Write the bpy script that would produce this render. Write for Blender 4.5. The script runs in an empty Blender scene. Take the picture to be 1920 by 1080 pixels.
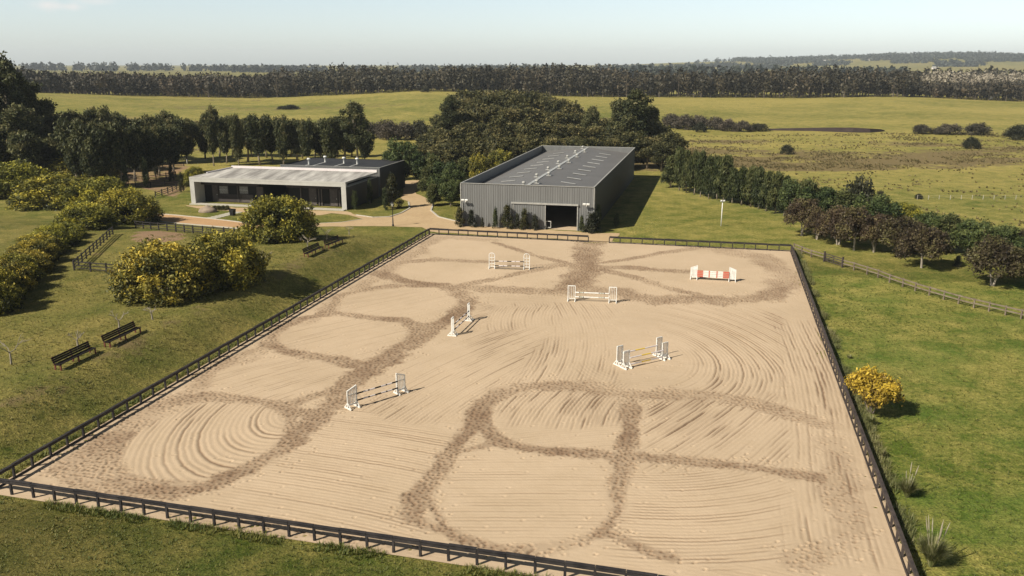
import bpy, math, random
import numpy as np
from mathutils import Vector, Matrix

random.seed(11)
rng = np.random.default_rng(11)
S = bpy.context.scene
COL = S.collection
R_ = math.radians

# ------------------------------------------------------------------ camera frame and ground
F = 1600.0                       # focal length of the photograph in its own pixels (1920 wide)
PITCH = math.atan(422.5 / F)
CH = 24.0                        # the drone hovers 24 m up
SP, CP = math.sin(PITCH), math.cos(PITCH)
AX = R_(13.4)                    # long axis of the riding arena and the buildings
EF = np.array([math.sin(AX), math.cos(AX)])
ER = np.array([math.cos(AX), -math.sin(AX)])
A0 = np.array([-30.0, 44.8])     # near corner of the arena
AW, AL = 49.7, 78.4              # arena width and length
SK = -0.024                      # the near end is not quite square: it runs out by this much per metre


def rs(x, y):
    dx, dy = x - A0[0], y - A0[1]
    return dx * ER[0] + dy * ER[1], dx * EF[0] + dy * EF[1]


def xy(r, s):
    return A0[0] + r * ER[0] + s * EF[0], A0[1] + r * ER[1] + s * EF[1]


def sm(t):
    t = np.clip(t, 0, 1)
    return t * t * (3 - 2 * t)


CREST_PX = [-900, -300, 80, 330, 480, 650, 780, 850, 1060, 1200, 1500, 1700, 1850, 1920, 2400, 3000]
CREST_PY = [176, 172, 169, 181, 183, 177, 170, 171, 180, 181, 183, 179, 185, 188, 190, 188]
HILL_PX = [-2000, 0, 900, 1150, 1270, 1400, 1500, 1600, 1660, 1800, 1920, 2600]
HILL_H = [4, 4, 4, 6, 24, 34, 36, 44, 52, 55, 50, 45]


def Z(x, y):
    x = np.asarray(x, float)
    y = np.asarray(y, float)
    r, s = rs(x, y)
    bank = 1.9 * sm((-r - 0.7) / 6.2) * sm((s + 7) / 15) * (1 - sm((s - 58) / 22))
    D = np.hypot(x, y)
    yy = np.maximum(y, 1.0)
    px = 960 + F * (x / yy) / CP
    cy = np.interp(px, CREST_PX, CREST_PY)
    ang = np.arctan((cy - 540) / F) + PITCH
    h = CH - 585 * np.tan(ang)
    hill = h * sm((D - 300) / 270) * (1 - sm((D - 590) / 190))
    far = np.interp(px, HILL_PX, HILL_H) * sm((D - 2300) / 2200)
    roll = 0.5 * np.sin(x * 0.021 + 1.0) * np.sin(y * 0.017) * sm((D - 170) / 120)
    front = y > 0
    return np.where(front, bank + hill + far + roll, bank)


def ray(px, py):
    u, v = (px - 960) / F, (540 - py) / F
    return np.array([u, CP + v * SP, -SP + v * CP])


def P(px, py, z=None):
    """The point of the ground seen at a place of the photograph."""
    d = ray(px, py)
    if z is not None:
        t = (z - CH) / d[2]
        return np.array([d[0] * t, d[1] * t, z])
    t = (0 - CH) / d[2]
    for _ in range(12):
        zz = float(Z(d[0] * t, d[1] * t))
        t = 0.5 * t + 0.5 * (zz - CH) / d[2]
    return np.array([d[0] * t, d[1] * t, float(Z(d[0] * t, d[1] * t))])


def top_z(p, ty):
    """Height above sea of a thing that stands at p and reaches up to row ty."""
    d = ray(960, ty)
    return CH + d[2] / d[1] * p[1]


def px_m(p):
    """Pixels of the photograph per metre at p."""
    return F / (p[1] * CP + (CH - p[2]) * SP)


# ------------------------------------------------------------------ numpy noise
_tab = rng.random((8, 256, 256))


def vnoise(x, y, sc, k=0):
    x = np.asarray(x, float) * sc + 37.3 * k
    y = np.asarray(y, float) * sc + 11.7 * k
    xi, yi = np.floor(x).astype(int), np.floor(y).astype(int)
    fx, fy = x - xi, y - yi
    fx, fy = fx * fx * (3 - 2 * fx), fy * fy * (3 - 2 * fy)
    t = _tab[k % 8]
    a, b = t[xi & 255, yi & 255], t[(xi + 1) & 255, yi & 255]
    c, d = t[xi & 255, (yi + 1) & 255], t[(xi + 1) & 255, (yi + 1) & 255]
    return (a * (1 - fx) + b * fx) * (1 - fy) + (c * (1 - fx) + d * fx) * fy


def fbm(x, y, sc, k=0, o=3):
    v, a, n = 0, 1.0, 0
    for i in range(o):
        v = v + a * vnoise(x, y, sc * 2 ** i, k + i)
        n += a
        a *= 0.55
    return v / n


# ------------------------------------------------------------------ object helpers
def tag(o, label=None, cat=None, group=None, kind=None):
    if label: o['label'] = label
    if cat: o['category'] = cat
    if group: o['group'] = group
    if kind: o['kind'] = kind
    return o


def empty(name, loc, rz=0.0, label=None, cat=None, group=None):
    o = bpy.data.objects.new(name, None)
    o.empty_display_size = 0.3
    COL.objects.link(o)
    o.location = loc
    o.rotation_euler = (0, 0, rz)
    return tag(o, label, cat, group)


def link(name, me, parent=None):
    o = bpy.data.objects.new(name, me)
    COL.objects.link(o)
    if parent is not None: o.parent = parent
    return o


class MB:
    """Collects boxes, bars, tubes and loose faces, then becomes ONE mesh."""

    def __init__(s):
        s.v, s.f, s.m = [], [], []

    def add(s, vs, fs, mi=0):
        n = len(s.v)
        s.v.extend([tuple(map(float, q)) for q in vs])
        s.f.extend([tuple(n + i for i in q) for q in fs])
        s.m.extend([mi] * len(fs))
        return s

    def box(s, c, d, rz=0.0, mi=0, tilt=0.0):
        hx, hy, hz = d[0] / 2, d[1] / 2, d[2] / 2
        cs, sn = math.cos(rz), math.sin(rz)
        ct, st = math.cos(tilt), math.sin(tilt)
        vs = []
        for z in (-hz, hz):
            for x, y in ((-hx, -hy), (hx, -hy), (hx, hy), (-hx, hy)):
                y2, z2 = y * ct - z * st, y * st + z * ct
                vs.append((c[0] + x * cs - y2 * sn, c[1] + x * sn + y2 * cs, c[2] + z2))
        return s.add(vs, [(0, 3, 2, 1), (4, 5, 6, 7), (0, 1, 5, 4), (1, 2, 6, 5), (2, 3, 7, 6), (3, 0, 4, 7)], mi)

    def bar(s, a, b, w, h, mi=0):
        """A rectangular bar from a to b: w wide (level), h high."""
        a, b = Vector(a), Vector(b)
        d = (b - a).normalized()
        u = d.cross(Vector((0, 0, 1)))
        u = Vector((1, 0, 0)) if u.length < 1e-4 else u.normalized()
        k = u.cross(d).normalized()
        vs = []
        for q in (a, b):
            for x, y in ((-1, -1), (1, -1), (1, 1), (-1, 1)):
                vs.append(q + u * (x * w / 2) + k * (y * h / 2))
        return s.add(vs, [(0, 1, 2, 3), (7, 6, 5, 4), (0, 4, 5, 1), (1, 5, 6, 2), (2, 6, 7, 3), (3, 7, 4, 0)], mi)

    def tube(s, pts, rad, n=7, mi=0, cap=True):
        pts = [Vector(q) for q in pts]
        rings = []
        base = len(s.v)
        vs, fs = [], []
        for i, q in enumerate(pts):
            d = (pts[min(i + 1, len(pts) - 1)] - pts[max(i - 1, 0)]).normalized()
            u = d.cross(Vector((0.31, 0.9, 0.27))).normalized()
            k = d.cross(u)
            r = rad[i] if hasattr(rad, '__len__') else rad
            for j in range(n):
                a = 2 * math.pi * j / n
                vs.append(q + u * (r * math.cos(a)) + k * (r * math.sin(a)))
        for i in range(len(pts) - 1):
            for j in range(n):
                a, b = i * n + j, i * n + (j + 1) % n
                fs.append((a, b, b + n, a + n))
        if cap:
            fs.append(tuple(range(n - 1, -1, -1)))
            fs.append(tuple(range((len(pts) - 1) * n, len(pts) * n)))
        return s.add(vs, fs, mi)

    def lathe(s, prof, c=(0, 0, 0), n=14, mi=0):
        vs, fs = [], []
        for r, z in prof:
            for j in range(n):
                a = 2 * math.pi * j / n
                vs.append((c[0] + r * math.cos(a), c[1] + r * math.sin(a), c[2] + z))
        for i in range(len(prof) - 1):
            for j in range(n):
                a, b = i * n + j, i * n + (j + 1) % n
                fs.append((a, b, b + n, a + n))
        return s.add(vs, fs, mi)

    def mesh(s, name, mats, smooth=False):
        me = bpy.data.meshes.new(name)
        me.from_pydata(s.v, [], s.f)
        for m in (mats if isinstance(mats, (list, tuple)) else [mats]):
            me.materials.append(m)
        me.polygons.foreach_set('material_index', s.m)
        if smooth: me.polygons.foreach_set('use_smooth', [True] * len(s.f))
        me.update()
        return me

    def build(s, name, mats, parent=None, smooth=False):
        return link(name, s.mesh(name, mats, smooth), parent)


def quads_mesh(name, v, mats, mi=None, tone=None, tris=False):
    """v: (N,4,3) array of loose quads (or (N,3,3) triangles)."""
    n, k = v.shape[0], v.shape[1]
    me = bpy.data.meshes.new(name)
    me.vertices.add(n * k)
    me.vertices.foreach_set('co', v.reshape(-1).astype(np.float32))
    me.loops.add(n * k)
    me.loops.foreach_set('vertex_index', np.arange(n * k, dtype=np.int32))
    me.polygons.add(n)
    me.polygons.foreach_set('loop_start', np.arange(0, n * k, k, dtype=np.int32))
    for m in mats: me.materials.append(m)
    if mi is not None: me.polygons.foreach_set('material_index', mi.astype(np.int32))
    if tone is not None:
        a = me.attributes.new('tone', 'FLOAT', 'FACE')
        a.data.foreach_set('value', tone.astype(np.float32))
    me.update(calc_edges=True)
    return me


def grid_mesh(name, X, Y, Zz, mat, attrs):
    ny, nx = X.shape
    v = np.stack([X, Y, Zz], -1).reshape(-1, 3).astype(np.float32)
    idx = np.arange(nx * ny, dtype=np.int32).reshape(ny, nx)
    q = np.stack([idx[:-1, :-1], idx[:-1, 1:], idx[1:, 1:], idx[1:, :-1]], -1).reshape(-1, 4)
    me = bpy.data.meshes.new(name)
    me.vertices.add(len(v))
    me.vertices.foreach_set('co', v.reshape(-1))
    me.loops.add(q.size)
    me.loops.foreach_set('vertex_index', q.reshape(-1))
    me.polygons.add(len(q))
    me.polygons.foreach_set('loop_start', np.arange(0, q.size, 4, dtype=np.int32))
    me.polygons.foreach_set('use_smooth', np.ones(len(q), dtype=bool))
    me.materials.append(mat)
    for k, a in attrs.items():
        at = me.attributes.new(k, 'FLOAT', 'POINT')
        at.data.foreach_set('value', a.reshape(-1).astype(np.float32))
    me.update(calc_edges=True)
    return me


# ------------------------------------------------------------------ materials
class NT:
    def __init__(s, name):
        s.mat = bpy.data.materials.new(name)
        s.mat.use_nodes = True
        s.t = s.mat.node_tree
        s.t.nodes.clear()
        s.out = s.t.nodes.new('ShaderNodeOutputMaterial')

    def n(s, typ, **kw):
        nd = s.t.nodes.new(typ)
        for k, v in kw.items():
            if k.startswith('i_'):
                key = k[2:].replace('_', ' ')
                nd.inputs[key].default_value = v
            else:
                setattr(nd, k, v)
        return nd

    def l(s, a, b):
        s.t.links.new(a, b)

    def val(s, x):
        return x

    def math(s, op, a, b=None, clamp=False):
        nd = s.t.nodes.new('ShaderNodeMath')
        nd.operation = op
        nd.use_clamp = clamp
        for i, q in enumerate((a, b)):
            if q is None: continue
            if isinstance(q, (int, float)): nd.inputs[i].default_value = q
            else: s.l(q, nd.inputs[i])
        return nd.outputs[0]

    def mix(s, f, a, b, blend='MIX'):
        nd = s.t.nodes.new('ShaderNodeMix')
        nd.data_type = 'RGBA'
        nd.blend_type = blend
        nd.clamp_factor = True
        for sock, q in ((nd.inputs[0], f), (nd.inputs[6], a), (nd.inputs[7], b)):
            if isinstance(q, (int, float)): sock.default_value = q
            elif isinstance(q, tuple): sock.default_value = (*q, 1.0)
            else: s.l(q, sock)
        return nd.outputs[2]

    def noise(s, co, scale, detail=3.0, rough=0.55, dist=0.0):
        nd = s.n('ShaderNodeTexNoise')
        nd.inputs['Scale'].default_value = scale
        nd.inputs['Detail'].default_value = detail
        nd.inputs['Roughness'].default_value = rough
        nd.inputs['Distortion'].default_value = dist
        if co is not None: s.l(co, nd.inputs['Vector'])
        return nd.outputs['Fac']

    def remap(s, f, a, b, c=0.0, d=1.0):
        nd = s.n('ShaderNodeMapRange')
        nd.clamp = True
        s.l(f, nd.inputs[0])
        for i, q in enumerate((a, b, c, d)): nd.inputs[i + 1].default_value = q
        return nd.outputs[0]

    def attr(s, name):
        nd = s.n('ShaderNodeAttribute', attribute_name=name)
        return nd.outputs['Fac']

    def bump(s, h, strength, dist):
        nd = s.n('ShaderNodeBump')
        nd.inputs['Strength'].default_value = strength
        nd.inputs['Distance'].default_value = dist
        s.l(h, nd.inputs['Height'])
        return nd.outputs[0]

    def surf(s, col, rough=0.8, spec=0.3, metal=0.0, normal=None):
        b = s.n('ShaderNodeBsdfPrincipled')
        if isinstance(col, tuple): b.inputs['Base Color'].default_value = (*col, 1)
        else: s.l(col, b.inputs['Base Color'])
        if isinstance(rough, (int, float)): b.inputs['Roughness'].default_value = rough
        else: s.l(rough, b.inputs['Roughness'])
        b.inputs['Specular IOR Level'].default_value = spec
        b.inputs['Metallic'].default_value = metal
        if normal is not None: s.l(normal, b.inputs['Normal'])
        s.l(b.outputs[0], s.out.inputs[0])
        return s.mat


def worn(name, c, c2=None, scale=3.0, rough=0.7, spec=0.3, metal=0.0, bump=0.2, bscale=30.0, contrast=(0.35, 0.7)):
    """A painted or raw surface with slow colour drift, grime and a fine grain."""
    t = NT(name)
    g = t.n('ShaderNodeNewGeometry')
    co = g.outputs['Position']
    c2 = c2 or tuple(q * 0.72 for q in c)
    f = t.remap(t.noise(co, scale, 5, 0.62), *contrast)
    col = t.mix(f, c, c2)
    fine = t.noise(co, bscale, 2)
    col = t.mix(t.remap(fine, 0.3, 0.7, 0.0, 0.22), col, tuple(q * 0.6 for q in c))
    return t.surf(col, rough, spec, metal, t.bump(fine, bump, 0.02))


def foliage(name, stops, trans=0.18, vary=0.25, rough=0.6):
    """Leaf colour runs along 'tone' (one value per leaf); each plant drifts a little as a whole."""
    t = NT(name)
    ramp = t.n('ShaderNodeValToRGB')
    e = ramp.color_ramp.elements
    while len(e) < len(stops): e.new(0.5)
    for q, (p, c) in zip(e, stops):
        q.position = p
        q.color = (*c, 1)
    t.l(t.attr('tone'), ramp.inputs[0])
    oi = t.n('ShaderNodeObjectInfo')
    v = t.remap(oi.outputs['Random'], 0, 1, 1 - vary, 1 + vary)
    hsv = t.n('ShaderNodeHueSaturation')
    t.l(ramp.outputs[0], hsv.inputs['Color'])
    t.l(v, hsv.inputs['Value'])
    h2 = t.remap(oi.outputs['Random'], 0, 1, 0.515, 0.485)
    t.l(h2, hsv.inputs['Hue'])
    d = t.n('ShaderNodeBsdfPrincipled')
    d.inputs['Roughness'].default_value = rough
    d.inputs['Specular IOR Level'].default_value = 0.25
    t.l(hsv.outputs[0], d.inputs['Base Color'])
    tr = t.n('ShaderNodeBsdfTranslucent')
    t.l(hsv.outputs[0], tr.inputs[0])
    mx = t.n('ShaderNodeMixShader')
    mx.inputs[0].default_value = trans
    t.l(d.outputs[0], mx.inputs[1])
    t.l(tr.outputs[0], mx.inputs[2])
    t.l(mx.outputs[0], t.out.inputs[0])
    return t.mat


ORD = ('first second third fourth fifth sixth seventh eighth ninth tenth eleventh twelfth thirteenth fourteenth fifteenth sixteenth '
       'seventeenth eighteenth nineteenth twentieth twenty-first twenty-second twenty-third twenty-fourth twenty-fifth twenty-sixth '
       'twenty-seventh twenty-eighth twenty-ninth thirtieth').split()
# ================================================================== CAMERA, SKY, SUN
cam = bpy.data.cameras.new('camera')
cam.sensor_width = 36
cam.lens = F / 1920 * 36
cam.clip_start = 0.5
cam.clip_end = 30000
co_ = link('camera', cam)
co_.location = (0, 0, CH)
co_.rotation_euler = (math.pi / 2 - PITCH, 0, 0)
S.camera = co_

SUN_EL, SUN_AZ = R_(40), R_(-123)      # the sun stands to the left, a little behind the camera (azimuth clockwise from +y)
sun_dir = Vector((math.sin(SUN_AZ) * math.cos(SUN_EL), math.cos(SUN_AZ) * math.cos(SUN_EL), math.sin(SUN_EL)))
sl = bpy.data.lights.new('sun', 'SUN')
sl.energy = 4.9
sl.angle = R_(0.53)
sl.color = (1.0, 0.93, 0.80)
so = link('sun', sl)
so.rotation_euler = sun_dir.to_track_quat('Z', 'Y').to_euler()
so.location = (-60, -40, 90)

W = bpy.data.worlds.new('World')
S.world = W
W.use_nodes = True
wt = W.node_tree
bg = wt.nodes['Background']
sky = wt.nodes.new('ShaderNodeTexSky')
sky.sky_type = 'NISHITA'
sky.sun_disc = False
sky.sun_elevation = SUN_EL
sky.sun_rotation = SUN_AZ
sky.air_density = 1.0
sky.dust_density = 0.6
sky.ozone_density = 1.6
sky.altitude = 50
# thin high veil: pulls the blue towards a pale grey, and two small clouds low over the trees
tc = wt.nodes.new('ShaderNodeTexCoord')
hs = wt.nodes.new('ShaderNodeHueSaturation')
hs.inputs['Saturation'].default_value = 0.50
wt.links.new(sky.outputs[0], hs.inputs['Color'])
# a clear sky is deeper overhead than near the horizon
sx = wt.nodes.new('ShaderNodeSeparateXYZ')
wt.links.new(tc.outputs['Generated'], sx.inputs[0])
zr = wt.nodes.new('ShaderNodeMapRange')
zr.interpolation_type = 'SMOOTHSTEP'
wt.links.new(sx.outputs[2], zr.inputs[0])
for i, q in enumerate((0.06, 0.55, 1.50, 0.31)): zr.inputs[i + 1].default_value = q
wt.links.new(zr.outputs[0], hs.inputs['Value'])


def cloud(px, py, wx, wy, strength, prev):
    d = ray(px, py)
    d = d / np.linalg.norm(d)
    sub = wt.nodes.new('ShaderNodeVectorMath')
    sub.operation = 'SUBTRACT'
    wt.links.new(tc.outputs['Generated'], sub.inputs[0])
    sub.inputs[1].default_value = tuple(d)
    dv = wt.nodes.new('ShaderNodeVectorMath')
    dv.operation = 'DIVIDE'
    wt.links.new(sub.outputs[0], dv.inputs[0])
    dv.inputs[1].default_value = (wx / F, wx / F, wy / F)
    ln = wt.nodes.new('ShaderNodeVectorMath')
    ln.operation = 'LENGTH'
    wt.links.new(dv.outputs[0], ln.inputs[0])
    nz = wt.nodes.new('ShaderNodeTexNoise')
    nz.inputs['Scale'].default_value = 55
    nz.inputs['Detail'].default_value = 4
    wt.links.new(tc.outputs['Generated'], nz.inputs['Vector'])
    ad = wt.nodes.new('ShaderNodeMath')
    ad.operation = 'MULTIPLY_ADD'
    wt.links.new(nz.outputs['Fac'], ad.inputs[0])
    ad.inputs[1].default_value = 1.6
    wt.links.new(ln.outputs['Value'], ad.inputs[2])
    mr = wt.nodes.new('ShaderNodeMapRange')
    mr.interpolation_type = 'SMOOTHSTEP'
    wt.links.new(ad.outputs[0], mr.inputs[0])
    for i, q in enumerate((0.75, 2.0, strength, 0.0)): mr.inputs[i + 1].default_value = q
    mx = wt.nodes.new('ShaderNodeMix')
    mx.data_type = 'RGBA'
    wt.links.new(mr.outputs[0], mx.inputs[0])
    wt.links.new(prev, mx.inputs[6])
    mx.inputs[7].default_value = (9.6, 9.0, 8.6, 1)
    return mx.outputs[2]


tint = wt.nodes.new('ShaderNodeMix')
tint.data_type = 'RGBA'
tint.blend_type = 'MULTIPLY'
tint.inputs[0].default_value = 1.0
wt.links.new(hs.outputs[0], tint.inputs[6])
tint.inputs[7].default_value = (0.93, 1.0, 1.05, 1)
c_ = cloud(88, 10, 26, 10, 0.75, tint.outputs[2])
c_ = cloud(134, 13, 22, 7, 0.55, c_)
c_ = cloud(180, 3, 40, 6, 0.35, c_)
wt.links.new(c_, bg.inputs['Color'])
bg.inputs['Strength'].default_value = 0.068

S.view_settings.view_transform = 'Standard'
S.view_settings.look = 'None'
S.view_settings.exposure = 0.55
S.view_settings.gamma = 1.0
S.view_settings.use_curve_mapping = False
S.cycles.use_denoising = True
S.cycles.max_bounces = 6
S.cycles.diffuse_bounces = 3
S.cycles.transparent_max_bounces = 6
S.cycles.volume_bounces = 0

# ================================================================== GROUND
t = NT('turf')
geo = t.n('ShaderNodeNewGeometry')
co = geo.outputs['Position']
n_big = t.noise(co, 0.035, 4, 0.6)
n_mid = t.noise(co, 0.33, 5, 0.68)
n_fine = t.noise(co, 2.6, 4, 0.7)
n_tiny = t.noise(co, 9.0, 3, 0.7)
dry = t.math('ADD', t.attr('dry'), t.math('MULTIPLY', t.math('SUBTRACT', n_big, 0.5), 1.1))
dry = t.math('ADD', dry, t.math('MULTIPLY', t.math('SUBTRACT', n_mid, 0.5), 2.1))
dry = t.math('ADD', dry, t.math('MULTIPLY', t.math('SUBTRACT', n_fine, 0.5), 0.9), True)
col = t.mix(dry, (0.068, 0.094, 0.013), (0.300, 0.247, 0.072))
gr = t.remap(t.noise(co, 0.11, 3, 0.6), 0.46, 0.72, 0.0, 0.75)
col = t.mix(t.math('MULTIPLY', gr, t.attr('lush')), col, (0.064, 0.110, 0.016))
tuft = t.remap(n_tiny, 0.28, 0.72, 0.38, 1.46)
tuft = t.math('MULTIPLY', tuft, t.remap(n_fine, 0.25, 0.75, 0.72, 1.22))
hsv = t.n('ShaderNodeHueSaturation')
t.l(col, hsv.inputs['Color'])
t.l(t.math('MULTIPLY', tuft, t.attr('vigour')), hsv.inputs['Value'])
sc_mask = t.math('ADD', t.attr('scrub'), t.math('MULTIPLY', t.math('SUBTRACT', t.noise(co, 0.22, 6, 0.72), 0.5), 1.6))
sc_mask = t.remap(sc_mask, 0.42, 0.62)
col = t.mix(sc_mask, hsv.outputs[0], t.mix(t.noise(co, 0.9, 4, 0.7), (0.095, 0.078, 0.028), (0.24, 0.175, 0.085)))
col = t.mix(t.remap(t.math('ADD', t.attr('bare'), t.math('MULTIPLY', t.math('SUBTRACT', n_mid, 0.5), 0.7)), 0.4, 0.6), col, (0.27, 0.175, 0.105))
TURF = t.surf(col, 0.95, 0.1, 0, t.bump(t.math('ADD', n_tiny, t.math('MULTIPLY', n_fine, 1.6)), 0.75, 0.12))

xs = np.concatenate([-80 - np.cumsum(np.geomspace(1.2, 900, 46))[::-1], np.arange(-80, 81, 1.0), 80 + np.cumsum(np.geomspace(1.2, 900, 46))])
ys = np.concatenate([[-400, -200, -80, -40, -20, -8], np.arange(0, 190, 1.0), 190 + np.cumsum(np.geomspace(1.2, 480, 80))])
X, Y = np.meshgrid(xs, ys)
Zg = Z(X, Y)
r, s = rs(X, Y)
inside = (r > 0.9) & (r < AW - 0.9) & (s > 0.9 + SK * r) & (s < AL - 0.9)
Zg = np.where(inside, -0.22, Zg)
Dg = np.hypot(X, Y)
dryA = np.full(X.shape, 0.55)
left, right_ = sm((-r) / 2.0), sm((r - AW) / 1.0)
dryA = dryA + left * (0.14 - 0.10 * sm((s - 55) / 20)) - right_ * 0.23 * (1 - sm((s - 62) / 14))
dryA = dryA - 0.18 * sm((s - 62) / 10) * sm((r - 30) / 8) * (Dg < 175) * 0.4
frontA = sm((SK * np.clip(r, 0, AW) - s) / 1.0)
dryA = dryA + frontA * (0.20 * sm((14 - r) / 14) - 0.24 * sm((r - 8) / 10))
farA = sm((Dg - 165) / 60)
dryA = dryA * (1 - farA) + farA * 0.80
dryA = dryA - 0.22 * sm((Dg - 255) / 60) * (1 - sm((Dg - 400) / 160)) * fbm(X, Y, 0.012, 2) - farA * 0.9 * (fbm(X * 0.4, Y, 0.02, 3, 3) - 0.45)
scrub = np.full(X.shape, 0.0)
mid = sm((Dg - 135) / 25) * (1 - sm((Dg - 285) / 25)) * (X > 15)
band = fbm(X * 0.35, Y, 0.03, 1, 4)
scrub = scrub + mid * (0.26 + 0.66 * sm((band - 0.42) / 0.22))
scrub = scrub * (0.4 + 0.6 * sm((Dg - 165) / 40))
midl = sm((Dg - 230) / 25) * (1 - sm((Dg - 360) / 120)) * (X <= 15)
scrub = scrub + midl * 0.5 * sm((fbm(X * 0.35, Y, 0.02, 4, 4) - 0.47) / 0.2)
scrub = scrub + 0.46 * sm((Dg - 300) / 30) * sm((fbm(X * 0.25, Y, 0.012, 5, 4) - 0.56) / 0.16) * (Dg < 620)
# the weedy strip half way up the bank on the left
weed = np.exp(-((r + 6.0 + 2.0 * (vnoise(X, Y, 0.06, 3) - 0.5)) / 2.0) ** 2) * (s > -12) * (s < 62)
scrub = scrub + weed * (0.30 + 0.35 * vnoise(X, Y, 0.12, 5))
scrub = scrub + right_ * 0.20 * sm((vnoise(X, Y, 0.10, 6) - 0.6) / 0.2) * (s < 60)
def poly_mask(pts):
    q = [P(a, b)[:2] for a, b in pts]
    m = np.zeros(X.shape, bool)
    for a, b in zip(q, q[1:] + q[:1]):
        c = (a[1] > Y) != (b[1] > Y)
        with np.errstate(divide='ignore', invalid='ignore'):
            m ^= c & (X < (b[0] - a[0]) * (Y - a[1]) / (b[1] - a[1] + 1e-12) + a[0])
    return m.astype(float)


bare = poly_mask([(236, 444), (262, 434), (300, 433), (352, 438), (345, 450), (300, 456), (255, 459)]) * 0.62
bare = np.maximum(bare, poly_mask([(120, 300), (200, 305), (345, 303), (360, 312), (330, 330), (352, 352), (330, 372), (215, 340), (120, 320)]) * 0.56)
bare = np.maximum(bare, poly_mask([(150, 500), (205, 442), (222, 446), (168, 502)]) * 0.40)
# thin worn line along the foot of the arena fence
bare = np.maximum(bare, 0.42 * np.exp(-((r - AW - 0.9) / 0.8) ** 2) * (s < AL) * (s > -2) * vnoise(X, Y, 0.15, 2))
vig = np.full(X.shape, 1.0)
vig = vig - 0.17 * left * (1 - sm((s - 60) / 25)) - frontA * (0.30 * sm((22 - r) / 18) + 0.20) + 0.12 * right_ * (s < 66) * 2.9 + 0.22 * (r > 25) * sm((s - 72) / 10) * (1 - farA) + 0.16 * farA - 0.30 * sm((Dg - 760) / 500)
lush = 0.25 + 0.75 * (right_ * (s < 70) + frontA * sm((r - 6) / 8)) + 0.4 * left
lush = lush * (1 - 0.7 * farA)
g = link('ground', grid_mesh('ground', X, Y, Zg, TURF, dict(dry=dryA, scrub=np.clip(scrub, 0, 1.2), bare=bare, vigour=vig, lush=np.clip(lush, 0, 1))))
tag(g, kind='structure')

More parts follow.
